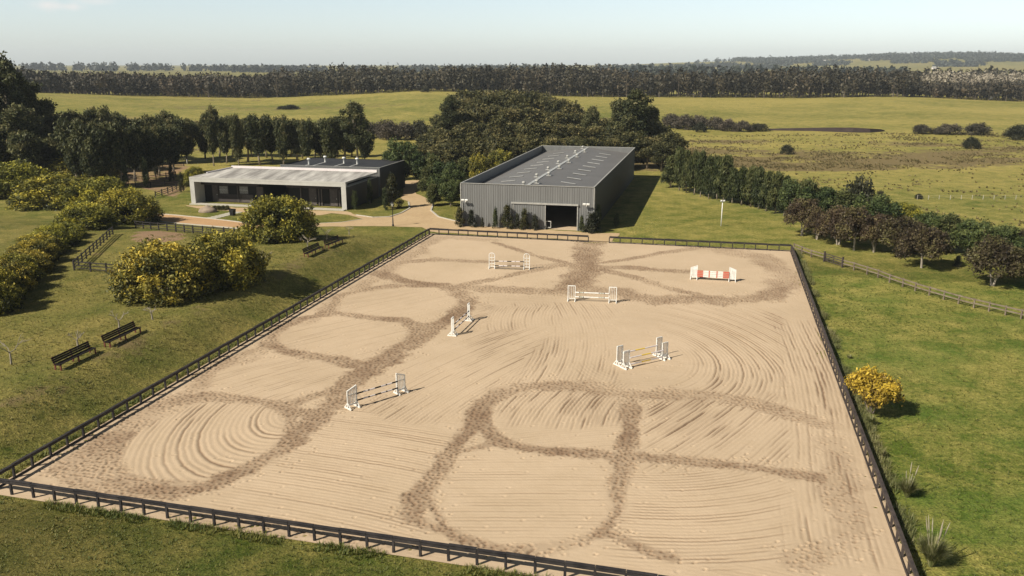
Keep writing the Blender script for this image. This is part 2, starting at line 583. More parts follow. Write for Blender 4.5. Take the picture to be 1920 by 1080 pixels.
# ================================================================== SAND OF THE ARENA
PATHS = [
    # (points in the photograph, half width in metres, strength)
    ([(271, 918), (300, 921), (332, 923), (394, 908), (447, 884), (500, 861), (539, 835), (566, 808), (592, 782), (620, 757)], 0.95, 1.0),
    ([(592, 782), (632, 747), (663, 710), (694, 694), (738, 664), (782, 629), (817, 611), (852, 593), (879, 567), (866, 549)], 1.35, 1.0),
    ([(280, 920), (215, 914), (165, 888), (172, 856), (205, 826)], 1.9, 0.72),
    ([(240, 900), (200, 872), (215, 845)], 1.0, 0.8),
    ([(205, 826), (258, 787), (306, 760), (368, 730), (394, 716)], 1.0, 0.5),
    ([(310, 758), (376, 741), (420, 743), (473, 754), (521, 762), (552, 774)], 1.0, 0.9),
    ([(515, 762), (543, 787), (550, 810)], 0.8, 0.75),
    ([(545, 757), (609, 739), (648, 727)], 0.75, 0.7),
    ([(394, 716), (380, 703), (450, 668), (505, 646)], 0.9, 0.55),
    ([(505, 646), (536, 659), (571, 664), (615, 670), (662, 684)], 0.95, 0.9),
    ([(505, 646), (535, 612), (567, 598), (624, 587), (668, 591), (712, 598), (756, 600), (790, 614)], 0.9, 0.8),
    ([(610, 590), (619, 576), (641, 558), (694, 543), (747, 536), (800, 535), (843, 538), (874, 554)], 1.05, 0.8),
    ([(660, 555), (690, 530), (716, 513)], 1.0, 0.45),
    ([(716, 513), (749, 525), (792, 533), (825, 535), (851, 542), (877, 560)], 1.4, 0.9),
    ([(716, 513), (735, 497), (765, 491), (811, 487), (864, 489), (917, 491)], 0.95, 0.65),
    ([(960, 496), (990, 499), (1052, 495), (1085, 497)], 0.8, 0.6),
    ([(860, 537), (884, 532), (930, 524), (970, 514), (1003, 507), (1056, 497)], 0.8, 0.75),
    ([(880, 540), (937, 543), (986, 545), (1036, 548), (1070, 550)], 1.5, 0.85),
    ([(1112, 440), (1108, 456), (1102, 486), (1095, 509), (1082, 527), (1062, 543)], 2.0, 0.95),
    ([(925, 454), (963, 466), (1003, 479), (1052, 491), (1090, 500)], 0.7, 0.85),
    ([(818, 446), (798, 469), (749, 489), (719, 512)], 1.5, 0.45),
    ([(818, 444), (870, 447), (924, 451)], 1.2, 0.35),
    ([(1100, 496), (1129, 493), (1182, 486), (1235, 476), (1281, 469), (1320, 464)], 0.75, 0.75),
    ([(1100, 498), (1129, 501), (1182, 502), (1235, 507), (1290, 510)], 1.0, 0.7),
    ([(1095, 500), (1129, 506), (1182, 519), (1235, 534), (1281, 547), (1330, 558)], 0.8, 0.7),
    ([(1075, 540), (1120, 545), (1159, 549), (1188, 558), (1235, 562), (1281, 562), (1333, 563), (1380, 562), (1429, 557), (1462, 545)], 1.9, 0.75),
    ([(1462, 545), (1475, 525), (1458, 502), (1430, 483), (1380, 473), (1330, 464)], 2.0, 0.5),
    ([(773, 972), (776, 950), (797, 920), (823, 880), (850, 845), (880, 810), (898, 779), (916, 753), (951, 735)], 0.82, 1.0),
    ([(940, 740), (995, 724), (1048, 722), (1100, 726), (1157, 737), (1201, 742), (1258, 738)], 1.15, 0.85),
    ([(1232, 736), (1285, 738), (1346, 745), (1408, 756), (1465, 771), (1509, 784), (1545, 797)], 1.1, 0.6),
    ([(900, 782), (908, 800), (920, 818), (940, 829), (977, 838), (1021, 845), (1074, 849), (1140, 854), (1192, 855), (1241, 861), (1298, 868), (1364, 872), (1425, 879), (1478, 888), (1530, 895)], 0.68, 0.92),
    ([(850, 849), (885, 841), (925, 830)], 0.45, 0.7),
    ([(1185, 740), (1182, 775), (1180, 806), (1173, 841), (1166, 885), (1153, 924), (1140, 959), (1130, 995)], 0.72, 1.0),
    ([(1130, 970), (1125, 1000), (1145, 1002)], 0.55, 0.85),
    ([(773, 970), (797, 986), (837, 991), (863, 1003), (894, 1016), (925, 1028), (986, 1034)], 0.52, 0.8),
    ([(800, 930), (806, 946), (828, 972), (846, 992)], 0.42, 0.85),
    ([(1127, 999), (1100, 1008), (1074, 1016), (1039, 1025), (986, 1034)], 0.6, 0.5),
    ([(1150, 1000), (1188, 1021), (1223, 1038), (1262, 1048)], 0.45, 0.65),
    ([(1560, 920), (1580, 940), (1595, 965), (1603, 997), (1583, 1017), (1540, 1035), (1505, 1050)], 1.0, 0.42),
    ([(1560, 830), (1590, 900)], 1.2, 0.3),
    ([(60, 905), (200, 935), (400, 975), (600, 1005), (800, 1035)], 0.5, 0.3),
    ([(120, 865), (300, 780), (480, 668), (640, 570), (770, 470)], 0.8, 0.33),
]
STREAKS = [(1070, 740, 1072, 772, 1.3, 1.0), (1114, 740, 1116, 790, 1.3, 1.0), (1155, 745, 1150, 785, 1.2, 0.7), (1245, 774, 1298, 756, 2.0, 1.0), (1271, 804, 1324, 782, 2.2, 1.0), (1340, 814, 1356, 806, 1.2, 0.8), (1360, 700, 1330, 735, 1.6, 0.6),
           (1535, 690, 1557, 774, 0.8, 0.8), (1574, 860, 1590, 920, 0.8, 1.0), (1560, 850, 1575, 905, 0.6, 0.7), (1420, 490, 1440, 505, 1.4, 0.9), (980, 690, 1040, 640, 2.0, 0.5), (1450, 590, 1465, 625, 1.4, 0.6),
           (905, 650, 960, 610, 2.5, 0.4), (955, 800, 965, 770, 1.0, 0.5), (920, 575, 1010, 560, 3.5, 0.5), (885, 600, 900, 590, 1.2, 0.5), (1180, 700, 1235, 690, 1.0, 0.4)]

rr = np.linspace(-0.35, AW + 0.35, 640)
ds = np.linspace(0.072, 0.16, 720)
ss = -0.32 + np.concatenate([[0], np.cumsum(ds)]) * (AL + 1.2) / ds.sum()
Rg, S0 = np.meshgrid(rr, ss)
Sg = S0 + SK * Rg * np.clip(1 - S0 / AL, 0, 1.01)
XA, YA = xy(Rg, Sg)


def seg_dist(pts):
    d = np.full(XA.shape, 1e9)
    for a, b in zip(pts[:-1], pts[1:]):
        vx, vy = b[0] - a[0], b[1] - a[1]
        L2 = vx * vx + vy * vy + 1e-9
        tt = np.clip(((XA - a[0]) * vx + (YA - a[1]) * vy) / L2, 0, 1)
        d = np.minimum(d, np.hypot(XA - a[0] - tt * vx, YA - a[1] - tt * vy))
    return d


wob = (fbm(XA, YA, 0.45, 1) - 0.5)
wob2 = (fbm(XA, YA, 1.8, 3) - 0.5)
path = np.zeros(XA.shape)
halo = np.zeros(XA.shape)
for pts, hw, st in PATHS:
    q = [P(a, b, 0)[:2] for a, b in pts]
    d = seg_dist(q)
    m = 1 - sm((d / hw + wob * 1.25 + wob2 * 0.55 - 0.50) / 0.80)
    path = np.maximum(path, m * st)
    halo = np.maximum(halo, st * np.exp(-(np.maximum(d - 0.5 * hw, 0) / (0.55 + 0.75 * hw)) ** 2) * np.clip(0.5 + 2.2 * wob, 0.08, 1))
# the smooth islands the horses go round
_dep = YA * CP + CH * SP
PXV, PYV = 960 + F * XA / _dep, 540 - F * (YA * SP - CH * CP) / _dep


def isle(cx, cy, rx, ry, pw=2.0, soft=0.16, k=0.0):
    d = ((np.abs(PXV - cx) / rx) ** pw + (np.abs(PYV - cy + k * (PXV - cx)) / ry) ** pw) ** (1 / pw)
    return 1 - sm((d + 0.10 * wob + 0.05 * wob2 - 1) / soft + 0.5)


ISLES = [(383, 828, 152, 66, 2.0, 0.14, 0.20), (518, 709, 122, 34, 2.0, 0.16, 0.06), (644, 631, 121, 30, 2.0, 0.16, 0.03), (746, 568, 110, 26, 2.0), (832, 511, 84, 19, 2.0), (868, 468, 66, 17, 2.0),
         (985, 940, 160, 76, 2.6), (1050, 790, 108, 48, 2.4), (1345, 958, 168, 76, 2.6)]
for q in ISLES:
    m = isle(*q)
    path = path * (1 - 0.96 * m)
    halo = halo * (1 - 0.80 * m)
path = path * (0.75 + 0.5 * fbm(XA, YA, 0.25, 4))
streak = np.zeros(XA.shape)
for ax_, ay_, bx_, by_, hw, st in STREAKS:
    d = seg_dist([P(ax_, ay_, 0)[:2], P(bx_, by_, 0)[:2]])
    streak = np.maximum(streak, st * (1 - sm(d / hw)))

# hoof prints: pits with a thrown-up rim, jittered over a lattice
def pits(cell, k):
    cx, cy = np.floor(Rg / cell).astype(int), np.floor(Sg / cell).astype(int)
    best = np.full(XA.shape, 9.0)
    amp = np.zeros(XA.shape)
    for i in (-1, 0, 1):
        for j in (-1, 0, 1):
            a, b = (cx + i) & 255, (cy + j) & 255
            jx, jy, ja = _tab[k][a, b], _tab[k + 1][a, b], _tab[k + 2][a, b]
            d = np.hypot(Rg - (cx + i + jx) * cell, (Sg - (cy + j + jy) * cell)) / cell
            mkm = d < best
            best = np.where(mkm, d, best)
            amp = np.where(mkm, ja, amp)
    return best, amp


pd, pa = pits(0.31, 0)
pd2, pa2 = pits(0.55, 3)
keep = (pa < np.clip(np.maximum(path * 1.3, halo * 0.42), 0, 1))
hoof = keep * (-0.075 * np.exp(-(pd / 0.25) ** 2) + 0.026 * np.exp(-((pd - 0.5) / 0.16) ** 2)) * (0.5 + pa2)
stray = (pa2 < 0.035 + 0.10 * (path > 0.1)) * (-0.04 * np.exp(-(pd2 / 0.17) ** 2) + 0.012 * np.exp(-((pd2 - 0.36) / 0.1) ** 2))
lump = path * (0.035 * (fbm(XA, YA, 2.6, 2, 2) - 0.5))

# harrow lines: a direction field in patches, each patch a family of parallel or concentric lines
def cen(px, py):
    c = P(px, py, 0)
    return c[0], c[1]


def dist_to(px, py):
    c = cen(px, py)
    return np.hypot(XA - c[0], YA - c[1])


def lin(p0, p1, bend=0.0):
    """Lines running from p0 to p1 in the photograph."""
    a, b = np.array(cen(*p0)), np.array(cen(*p1))
    d = (b - a) / np.linalg.norm(b - a)
    u = (XA - a[0]) * d[0] + (YA - a[1]) * d[1]
    v = -(XA - a[0]) * d[1] + (YA - a[1]) * d[0]
    return v + bend * u * u


def ell_mask(px, py, rx, ry, soft=0.25):
    c = cen(px, py)
    e1 = np.array(cen(px + rx, py)) - c
    e2 = np.array(cen(px, py - ry)) - c
    a, b = np.linalg.norm(e1), np.linalg.norm(e2)
    d = np.sqrt((((XA - c[0])) / a) ** 2 + (((YA - c[1])) / b) ** 2)
    return 1 - sm((d - 1) / soft + 0.5)


def box_mask(poly):
    """Soft polygon: product of half planes (convex, points in the photograph, anticlockwise as seen)."""
    q = [cen(*p) for p in poly]
    area = sum(a[0] * b[1] - b[0] * a[1] for a, b in zip(q, q[1:] + q[:1]))
    sg = 1 if area > 0 else -1
    m = np.ones(XA.shape)
    for a, b in zip(q, q[1:] + q[:1]):
        L = math.hypot(b[0] - a[0], b[1] - a[1])
        d = sg * ((b[0] - a[0]) * (YA - a[1]) - (b[1] - a[1]) * (XA - a[0])) / L
        m = m * sm((d + wob * 2.5) / 1.6 + 0.5)
    return m


cA = cen(575, 765)
uA = (XA - cA[0]) * EF[0] + (YA - cA[1]) * EF[1]
vA = (XA - cA[0]) * ER[0] + (YA - cA[1]) * ER[1]
phA = np.hypot(uA * 0.62, vA)
REG = [
    (np.full(XA.shape, 0.3), lin((500, 900), (800, 925), 0.004), 0.5),
    (box_mask([(860, 790), (1130, 790), (1150, 570), (960, 570)]), lin((955, 735), (1075, 600), -0.010), 0.85),
    (box_mask([(1085, 780), (1500, 780), (1480, 575), (1110, 575)]) * sm((dist_to(1200, 672) - 3.0) / 3.5) * (0.15 + 0.85 * sm((np.abs(XA - cen(1192, 668)[0]) - 2.0) / 5.0)), np.hypot(XA - cen(1192, 668)[0], 0.72 * (YA - cen(1192, 668)[1])), 1.0),
    (box_mask([(560, 820), (900, 780), (1060, 600), (900, 570), (760, 680)]), lin((780, 760), (1000, 620), 0.006), 0.8),
    (box_mask([(1190, 900), (1500, 900), (1500, 745), (1215, 745)]), lin((1206, 812), (1311, 757), -0.006), 1.15),
    (box_mask([(930, 840), (1180, 850), (1180, 800), (950, 800)]), lin((950, 815), (1150, 790), 0.01), 0.5),
    (box_mask([(940, 806), (1180, 790), (1180, 725), (960, 725)]), lin((958, 801), (988, 738), 0.02), 1.1),
    (box_mask([(330, 1000), (800, 1010), (880, 830), (640, 760)]), lin((450, 880), (820, 925), 0.006), 0.75),
    (box_mask([(800, 1040), (1140, 1030), (1170, 860), (850, 850)]), lin((850, 945), (1150, 938), 0.003), 0.45),
    (box_mask([(1140, 1060), (1560, 1060), (1520, 890), (1175, 880)]), dist_to(1190, 760), 0.75),
    (isle(384, 828, 158, 70, 2.0, 0.1, 0.20), phA, 1.15),
    (ell_mask(520, 708, 140, 42), lin((440, 735), (560, 690), 0.02), 0.8),
    (ell_mask(655, 632, 125, 34), lin((560, 655), (720, 612), 0.006), 0.65),
    (ell_mask(750, 570, 112, 27), lin((660, 590), (810, 555), 0.004), 0.35),
    (box_mask([(1480, 1060), (1690, 1060), (1560, 600), (1468, 600)]), Rg + 0.35 * np.sin(Sg * 0.11), 0.8),
    (box_mask([(900, 620), (1060, 610), (1040, 575), (930, 575)]), lin((950, 615), (935, 570), 0.03), 0.9),
]
wsum = np.zeros(XA.shape)
rake = np.zeros(XA.shape)
rtone = np.zeros(XA.shape)
wleft = np.ones(XA.shape)
for m, ph, a in REG[::-1]:
    w = wleft * m
    wleft = wleft * (1 - m)
    ph = ph + 1.6 * (vnoise(XA, YA, 0.045, 2) - 0.5) + 0.07 * wob2 + 0.10 * wob
    n1 = vnoise(np.floor(ph / 0.33) * 1.37, YA * 0.16 + XA * 0.13, 1.0, 5)
    tri = np.abs(((ph / 0.33) % 1.0) - 0.5) * 2
    tri2 = np.abs(((ph / 0.11) % 1.0) - 0.5) * 2
    grow = 0.1 + 1.75 * n1 ** 1.6
    gate = sm((vnoise(np.floor(ph / 0.33) * 2.1 + 9, YA * 0.33 + XA * 0.3, 1.0, 7) - 0.22) / 0.35)
    n2 = vnoise(np.floor(ph / 0.11) * 1.7, YA * 0.2 + XA * 0.21, 1.0, 4)
    rake += w * a * (-0.021 * np.exp(-(tri / 0.34) ** 2) * grow * gate + 0.010 * np.exp(-((1 - tri) / 0.5) ** 2) - 0.004 * np.exp(-(tri2 / 0.5) ** 2) * n2)
    rtone += w * a * (np.exp(-(tri / 0.34) ** 2) * np.clip(grow - 0.2, 0, 1) * gate + 0.2 * np.exp(-(tri2 / 0.5) ** 2) * n2)
calm = np.clip(2.0 * fbm(XA, YA, 0.09, 6) - 0.30 + 0.9 * streak, 0.22, 1.2)
upper = 1 - 0.62 * sm((Sg - 44) / 14)
calm = np.maximum(calm, ell_mask(385, 832, 165, 78) * (0.55 + 0.6 * vnoise(XA, YA, 0.12, 3)))
calm = np.maximum(calm, np.maximum(ell_mask(520, 708, 140, 42), ell_mask(655, 632, 125, 34)) * 0.75)
rake_k = calm * upper * np.clip(1 - path * 1.15, 0, 1)
edge = sm(np.minimum(np.minimum(Rg + 0.35, AW + 0.35 - Rg), np.minimum(S0 + 0.32, AL + 0.45 - Sg)) / 0.5)
Hs = 0.03 + edge * (rake * rake_k * 1.7 + hoof * 1.15 + stray + lump - 0.02 * path + 0.05 * (fbm(XA, YA, 0.16, 1) - 0.5) + 0.012 * (fbm(XA, YA, 3.5, 6, 2) - 0.5) + rake * streak * 0.8)
near_fence = (1 - sm(np.minimum(Rg, np.minimum(AW - Rg, S0)) / 2.2))
tone = np.clip(0.62 * path * (0.35 + 1.3 * fbm(XA, YA, 0.22, 5)) * (0.6 + 0.8 * fbm(XA, YA, 0.9, 1)) + rtone * rake_k * 1.0 + streak * rtone * 1.1 + streak * 0.12, 0, 1)
tone = np.clip(tone + 0.95 * keep * np.exp(-(pd / 0.24) ** 2) * np.sqrt(np.maximum(path, 0.5 * halo)) + 0.12 * near_fence * fbm(XA, YA, 0.8, 2), 0, 1)  # pit bottoms darkened in the colour to stand for their shade

t = NT('sand')
geo = t.n('ShaderNodeNewGeometry')
co = geo.outputs['Position']
big = t.noise(co, 0.09, 4, 0.6)
fine = t.noise(co, 14.0, 3, 0.7)
c = t.mix(t.remap(big, 0.3, 0.7), (0.508, 0.388, 0.266), (0.425, 0.323, 0.215))
c = t.mix(t.remap(t.noise(co, 0.7, 4, 0.65), 0.35, 0.75, 0, 0.35), c, (0.525, 0.412, 0.295))
c = t.mix(t.attr('tone'), c, (0.185, 0.122, 0.078))
c = t.mix(t.remap(fine, 0.35, 0.75, 0, 0.22), c, (0.30, 0.21, 0.13))
SAND = t.surf(c, 0.95, 0.12, 0, t.bump(fine, 0.35, 0.03))
o = link('arena_sand', grid_mesh('arena_sand', XA, YA, Hs, SAND, dict(tone=tone)))
tag(o, kind='structure')

# ================================================================== DRIVES AND TRACKS
def sheet(name, pts, z, mat, jit=0.12, step=1.2):
    q = [P(a, b)[:2] for a, b in pts]
    out = []
    for a, b in zip(q, q[1:] + q[:1]):
        L = np.linalg.norm(b - a)
        n = max(1, int(L / step))
        for i in range(n):
            k = a + (b - a) * i / n
            out.append((k[0] + rng.normal(0, jit), k[1] + rng.normal(0, jit)))
    import bmesh
    bm = bmesh.new()
    vs = [bm.verts.new((x, y, float(Z(x, y)) + z)) for x, y in out]
    es = [bm.edges.new((vs[i], vs[(i + 1) % len(vs)])) for i in range(len(vs))]
    bmesh.ops.triangle_fill(bm, edges=es, use_beauty=True, normal=(0, 0, 1))
    me = bpy.data.meshes.new(name)
    bm.to_mesh(me)
    bm.free()
    me.materials.append(mat)
    return tag(link(name, me), kind='structure')


def gravel(name, c1, c2, c3):
    t = NT(name)
    co = t.n('ShaderNodeNewGeometry').outputs['Position']
    c = t.mix(t.remap(t.noise(co, 0.25, 5, 0.65), 0.3, 0.7), c1, c2)
    c = t.mix(t.remap(t.noise(co, 1.6, 4, 0.7), 0.45, 0.8, 0, 0.6), c, c3)
    f = t.noise(co, 18, 2)
    return t.surf(c, 0.95, 0.1, 0, t.bump(f, 0.4, 0.03))


GRAV = gravel('drive_gravel', (0.47, 0.345, 0.205), (0.40, 0.285, 0.165), (0.30, 0.21, 0.12))
ORNG = gravel('orange_gravel', (0.46, 0.29, 0.155), (0.40, 0.245, 0.125), (0.33, 0.21, 0.11))
DIRT = gravel('bare_earth', (0.30, 0.19, 0.115), (0.235, 0.15, 0.085), (0.15, 0.12, 0.05))
sheet('gravel_drive', [(700, 338), (752, 339), (795, 338), (796, 345), (782, 352), (778, 362), (800, 372), (812, 383), (808, 395), (822, 407), (850, 414), (900, 420), (960, 426), (1000, 429), (1112, 437), (1165, 438), (1150, 448), (1144, 455), (1105, 452), (1060, 449), (960, 444), (870, 439), (820, 436), (806, 434), (790, 427), (735, 424), (690, 424), (640, 425), (600, 425), (560, 428), (560, 421), (600, 419), (640, 417), (680, 411), (655, 403), (620, 400), (600, 404), (540, 402), (470, 399), (400, 394), (358, 389), (350, 385), (420, 388), (480, 391), (560, 394), (650, 396.5), (668, 403), (700, 408), (730, 407), (752, 400), (768, 391), (766, 379), (752, 372), (758, 362), (756, 350), (700, 345)], 0.03, GRAV)
sheet('sand_track', [(262, 398), (330, 404), (400, 411), (458, 418), (559, 421.5), (559, 427.5), (460, 430), (390, 424), (320, 418), (255, 412)], 0.026, ORNG)
KERB = worn('kerb_concrete', (0.48, 0.44, 0.37), rough=0.9)


def kerb(pts, w=0.28, h=0.13):
    q = [P(a, b) for a, b in pts]
    out = [q[0]]
    for a, b in zip(q[:-1], q[1:]):
        n = max(1, int(np.linalg.norm(b - a) / 1.0))
        out += [a + (b - a) * i / n for i in range(1, n + 1)]
    m = MB()
    for a, b in zip(out[:-1], out[1:]):
        m.bar((a[0], a[1], a[2] + h / 2 - 0.01), (b[0], b[1], b[2] + h / 2 - 0.01), w, h)
    tag(m.build('kerb', KERB), kind='structure')


kerb([(668, 403.6), (700, 408), (730, 407), (752, 400), (768, 391), (766, 379)])
kerb([(812, 383), (808, 395), (822, 407), (850, 414), (868, 417)])
kerb([(262, 398), (330, 404), (400, 411), (458, 418)])
kerb([(255, 412), (320, 418), (390, 424), (460, 430)])
kerb([(600, 419), (640, 417), (680, 411)], 0.2, 0.08)
# ================================================================== MATERIALS OF BUILT THINGS
BLACK_WOOD = worn('black_painted_timber', (0.016, 0.014, 0.015), (0.048, 0.040, 0.037), 1.3, 0.65, 0.3, bscale=22)
GREY_WOOD = worn('weathered_timber', (0.21, 0.17, 0.125), (0.11, 0.08, 0.06), 2.5, 0.85, 0.2)
DARK_RAIL = worn('brown_weathered_rail', (0.075, 0.058, 0.05), (0.03, 0.025, 0.024), 1.8, 0.75, 0.25)
WHITE = worn('white_paint', (0.74, 0.73, 0.69), (0.60, 0.575, 0.52), 3.5, 0.5, 0.4)
WHITE_METAL = worn('white_metal', (0.74, 0.73, 0.69), (0.60, 0.58, 0.53), 2.0, 0.45, 0.4)
CONC = worn('concrete', (0.44, 0.43, 0.395), (0.37, 0.355, 0.325), 0.8, 0.9, 0.2, bscale=9)
def cladding(name, c, c2, rough=0.5):
    """Painted steel sheet: rain streaks run down it, every sheet a shade of its own."""
    t = NT(name)
    co = t.n('ShaderNodeNewGeometry').outputs['Position']
    mp = t.n('ShaderNodeMapping')
    mp.inputs['Scale'].default_value = (1.6, 1.6, 0.10)
    t.l(co, mp.inputs['Vector'])
    f = t.remap(t.noise(mp.outputs[0], 1.3, 5, 0.65), 0.34, 0.70)
    mq = t.n('ShaderNodeMapping')
    mq.inputs['Rotation'].default_value = (0, 0, AX)
    mq.inputs['Scale'].default_value = (0.9, 0.9, 0.0)
    t.l(co, mq.inputs['Vector'])
    wn = t.n('ShaderNodeTexWhiteNoise')
    sn = t.n('ShaderNodeVectorMath', operation='FLOOR')
    t.l(mq.outputs[0], sn.inputs[0])
    t.l(sn.outputs[0], wn.inputs['Vector'])
    c_ = t.mix(f, c, c2)
    c_ = t.mix(t.remap(wn.outputs['Value'], 0, 1, 0.0, 0.22), c_, tuple(q * 0.7 for q in c))
    return t.surf(c_, rough, 0.4)


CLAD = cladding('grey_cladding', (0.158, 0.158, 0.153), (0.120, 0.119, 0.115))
CLAD_DARK = worn('dark_and_shaded_cladding', (0.030, 0.030, 0.032), (0.022, 0.022, 0.024), 0.5, 0.5, 0.35, bump=0.05)  # dark roof sheet, and side walls with their shade put into the colour
ROOFM = worn('grey_roof_sheet', (0.125, 0.12, 0.115), (0.098, 0.094, 0.092), 0.35, 0.45, 0.4, bump=0.05)
TRIM = worn('pale_trim', (0.36, 0.35, 0.32), rough=0.5, spec=0.4)
SKYL = worn('translucent_sheet', (0.40, 0.39, 0.36), (0.30, 0.29, 0.26), 1.0, 0.35, 0.4)
DARK_BOARD = worn('dark_stained_boards', (0.050, 0.040, 0.038), (0.032, 0.027, 0.027), 1.6, 0.7, 0.25)
DOOR_BOARD = worn('faded_door_boards', (0.105, 0.090, 0.082), (0.075, 0.062, 0.058), 2.2, 0.8, 0.2)
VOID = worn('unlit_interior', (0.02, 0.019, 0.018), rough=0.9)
RED = worn('red_paint', (0.50, 0.105, 0.065), (0.42, 0.13, 0.10), 3, 0.5, 0.4)
BLACKP = worn('black_paint', (0.014, 0.012, 0.014), rough=0.5)
YELLOW = worn('yellow_paint', (0.72, 0.50, 0.05), (0.64, 0.46, 0.1), 3, 0.5, 0.4)
SAGE = worn('grey_green_paint', (0.38, 0.40, 0.33), (0.30, 0.31, 0.26), 5, 0.6, 0.3)
LILAC = worn('faded_white_paint', (0.66, 0.60, 0.58), (0.56, 0.50, 0.5), 3, 0.6, 0.3)
RED_WOOD = worn('red_brown_timber', (0.17, 0.05, 0.03), (0.11, 0.035, 0.025), 3, 0.65, 0.3)
BENCH_WOOD = worn('dark_bench_slats', (0.017, 0.013, 0.012), (0.010, 0.009, 0.009), 4, 0.75, 0.15)
IRON = worn('black_iron', (0.012, 0.012, 0.013), rough=0.5, spec=0.4)
GLASS_W = worn('frosted_lantern_glass', (0.75, 0.74, 0.68), rough=0.3, spec=0.5)
STONE = worn('boulder_stone', (0.30, 0.235, 0.175), (0.19, 0.15, 0.12), 1.4, 0.9, 0.2, bscale=6, bump=0.5)
SLABM = worn('paving_stone', (0.46, 0.43, 0.36), rough=0.9)


def barn_roof_stain():
    t = NT('stained_concrete_roof')
    co = t.n('ShaderNodeNewGeometry').outputs['Position']
    mp = t.n('ShaderNodeMapping')
    mp.inputs['Rotation'].default_value = (0, 0, AX)
    mp.inputs['Scale'].default_value = (0.42, 0.045, 1)
    t.l(co, mp.inputs['Vector'])
    f = t.remap(t.noise(mp.outputs[0], 1.5, 5, 0.6), 0.38, 0.66)
    c = t.mix(f, (0.22, 0.205, 0.19), (0.53, 0.505, 0.465))
    f2 = t.remap(t.noise(co, 0.12, 3), 0.35, 0.7)
    c = t.mix(f2, c, t.mix(0.35, c, (0.14, 0.135, 0.13)))
    return t.surf(c, 0.9, 0.15)


STAIN = barn_roof_stain()

# ================================================================== FENCES
def fence_run(name, label, pts, heights, spacing, post, rails, mats, group, base_board=None, z_of=Z, parent_cat='fence', rail_name='rail', posts_at=None):
    """A run of posts with rails along a line of ground points: each post and each rail a part."""
    o0 = np.array([pts[0][0], pts[0][1]])
    root = empty(name, (o0[0], o0[1], float(z_of(*o0))), 0, label, parent_cat, group)
    z0 = float(z_of(*o0))
    path = [np.array(p[:2]) for p in pts]
    cum = [0.0]
    for a, b in zip(path[:-1], path[1:]): cum.append(cum[-1] + np.linalg.norm(b - a))

    def at(d):
        d = min(max(d, 0), cum[-1])
        i = max(0, min(len(path) - 2, int(np.searchsorted(cum, d, 'right')) - 1))
        k = (d - cum[i]) / (cum[i + 1] - cum[i])
        return path[i] + (path[i + 1] - path[i]) * k, path[i + 1] - path[i]

    n = max(1, round(cum[-1] / spacing))
    stops = [cum[-1] * i / n for i in range(n + 1)] if posts_at is None else posts_at
    hp, wp, dp = post
    tops = []
    for d in stops:
        p, dr = at(d)
        rz = math.atan2(dr[1], dr[0])
        z = float(z_of(*p)) - z0
        m = MB()
        m.box((0, 0, (hp - 0.15) / 2), (wp, dp, hp + 0.15))
        po = m.build('post', mats[0], root)
        po.location = (p[0] - o0[0] + rng.normal(0, 0.012), p[1] - o0[1] + rng.normal(0, 0.012), z)
        po.rotation_euler = (rng.normal(0, 0.012), rng.normal(0, 0.012), rz)
    for zc, w, h, off, mi, nm in rails:
        m = MB()
        for a, b in zip(stops[:-1], stops[1:]):
            pa, da = at(a)
            pb, db = at(b)
            nrm = np.array([-da[1], da[0]]) / np.linalg.norm(da) * off
            jz = rng.normal(0, 0.012)
            ext = (pb - pa) / np.linalg.norm(pb - pa) * 0.012
            m.bar((pa[0] - o0[0] + nrm[0] + ext[0], pa[1] - o0[1] + nrm[1] + ext[1], float(z_of(*pa)) - z0 + zc + jz),
                  (pb[0] - o0[0] + nrm[0] - ext[0], pb[1] - o0[1] + nrm[1] - ext[1], float(z_of(*pb)) - z0 + zc + jz), w, h)
        m.build(nm, mats[mi], root)
    return root


flat = lambda x, y: 0.0
ARG = 'fence runs round the sand arena'
RAILS = [(0.80, 0.12, 0.19, 0.0, 1, 'top_rail'), (0.915, 0.19, 0.035, 0.0, 1, 'cap_board')]
BB = (0.07, 0.05, 0.14, -0.09, 1, 'base_board')
fence_run('arena_fence', 'black rail fence along the near short end of the sand arena', [xy(-0.1, -0.1), xy(AW + 0.1, -0.1 + SK * AW)], None, 1.46, (0.76, 0.12, 0.12), RAILS, (BLACK_WOOD, BLACK_WOOD), ARG, z_of=flat)
fence_run('arena_fence', 'black rail fence on the long side of the arena below the grass bank with benches', [xy(-0.1, 0.15), xy(-0.1, AL - 0.15)], None, 1.46, (0.76, 0.12, 0.12), RAILS + [BB], (BLACK_WOOD, BLACK_WOOD), ARG, z_of=flat)
fence_run('arena_fence', 'weathered brown rail fence on the long side of the arena against the open green paddock', [xy(AW + 0.1, 0.15 + SK * AW), xy(AW + 0.1, AL - 0.15)], None, 1.46, (0.76, 0.12, 0.12), RAILS + [(0.07, 0.05, 0.14, 0.09, 1, 'base_board')], (DARK_RAIL, DARK_RAIL), ARG, z_of=flat)
gl, gr_ = rs(*P(1106, 450, 0)[:2])[0], rs(*P(1144, 453, 0)[:2])[0]
fence_run('arena_fence', 'black rail fence at the far end of the arena in front of the grey barn', [xy(-0.1, AL + 0.1), xy(gl, AL + 0.1)], None, 1.46, (0.76, 0.12, 0.12), RAILS + [BB], (BLACK_WOOD, BLACK_WOOD), ARG, z_of=flat)
fence_run('arena_fence', 'black rail fence at the far end of the arena in front of the open lawn', [xy(gr_, AL + 0.1), xy(AW + 0.1, AL + 0.1)], None, 1.46, (0.76, 0.12, 0.12), RAILS + [BB], (BLACK_WOOD, BLACK_WOOD), ARG, z_of=flat)

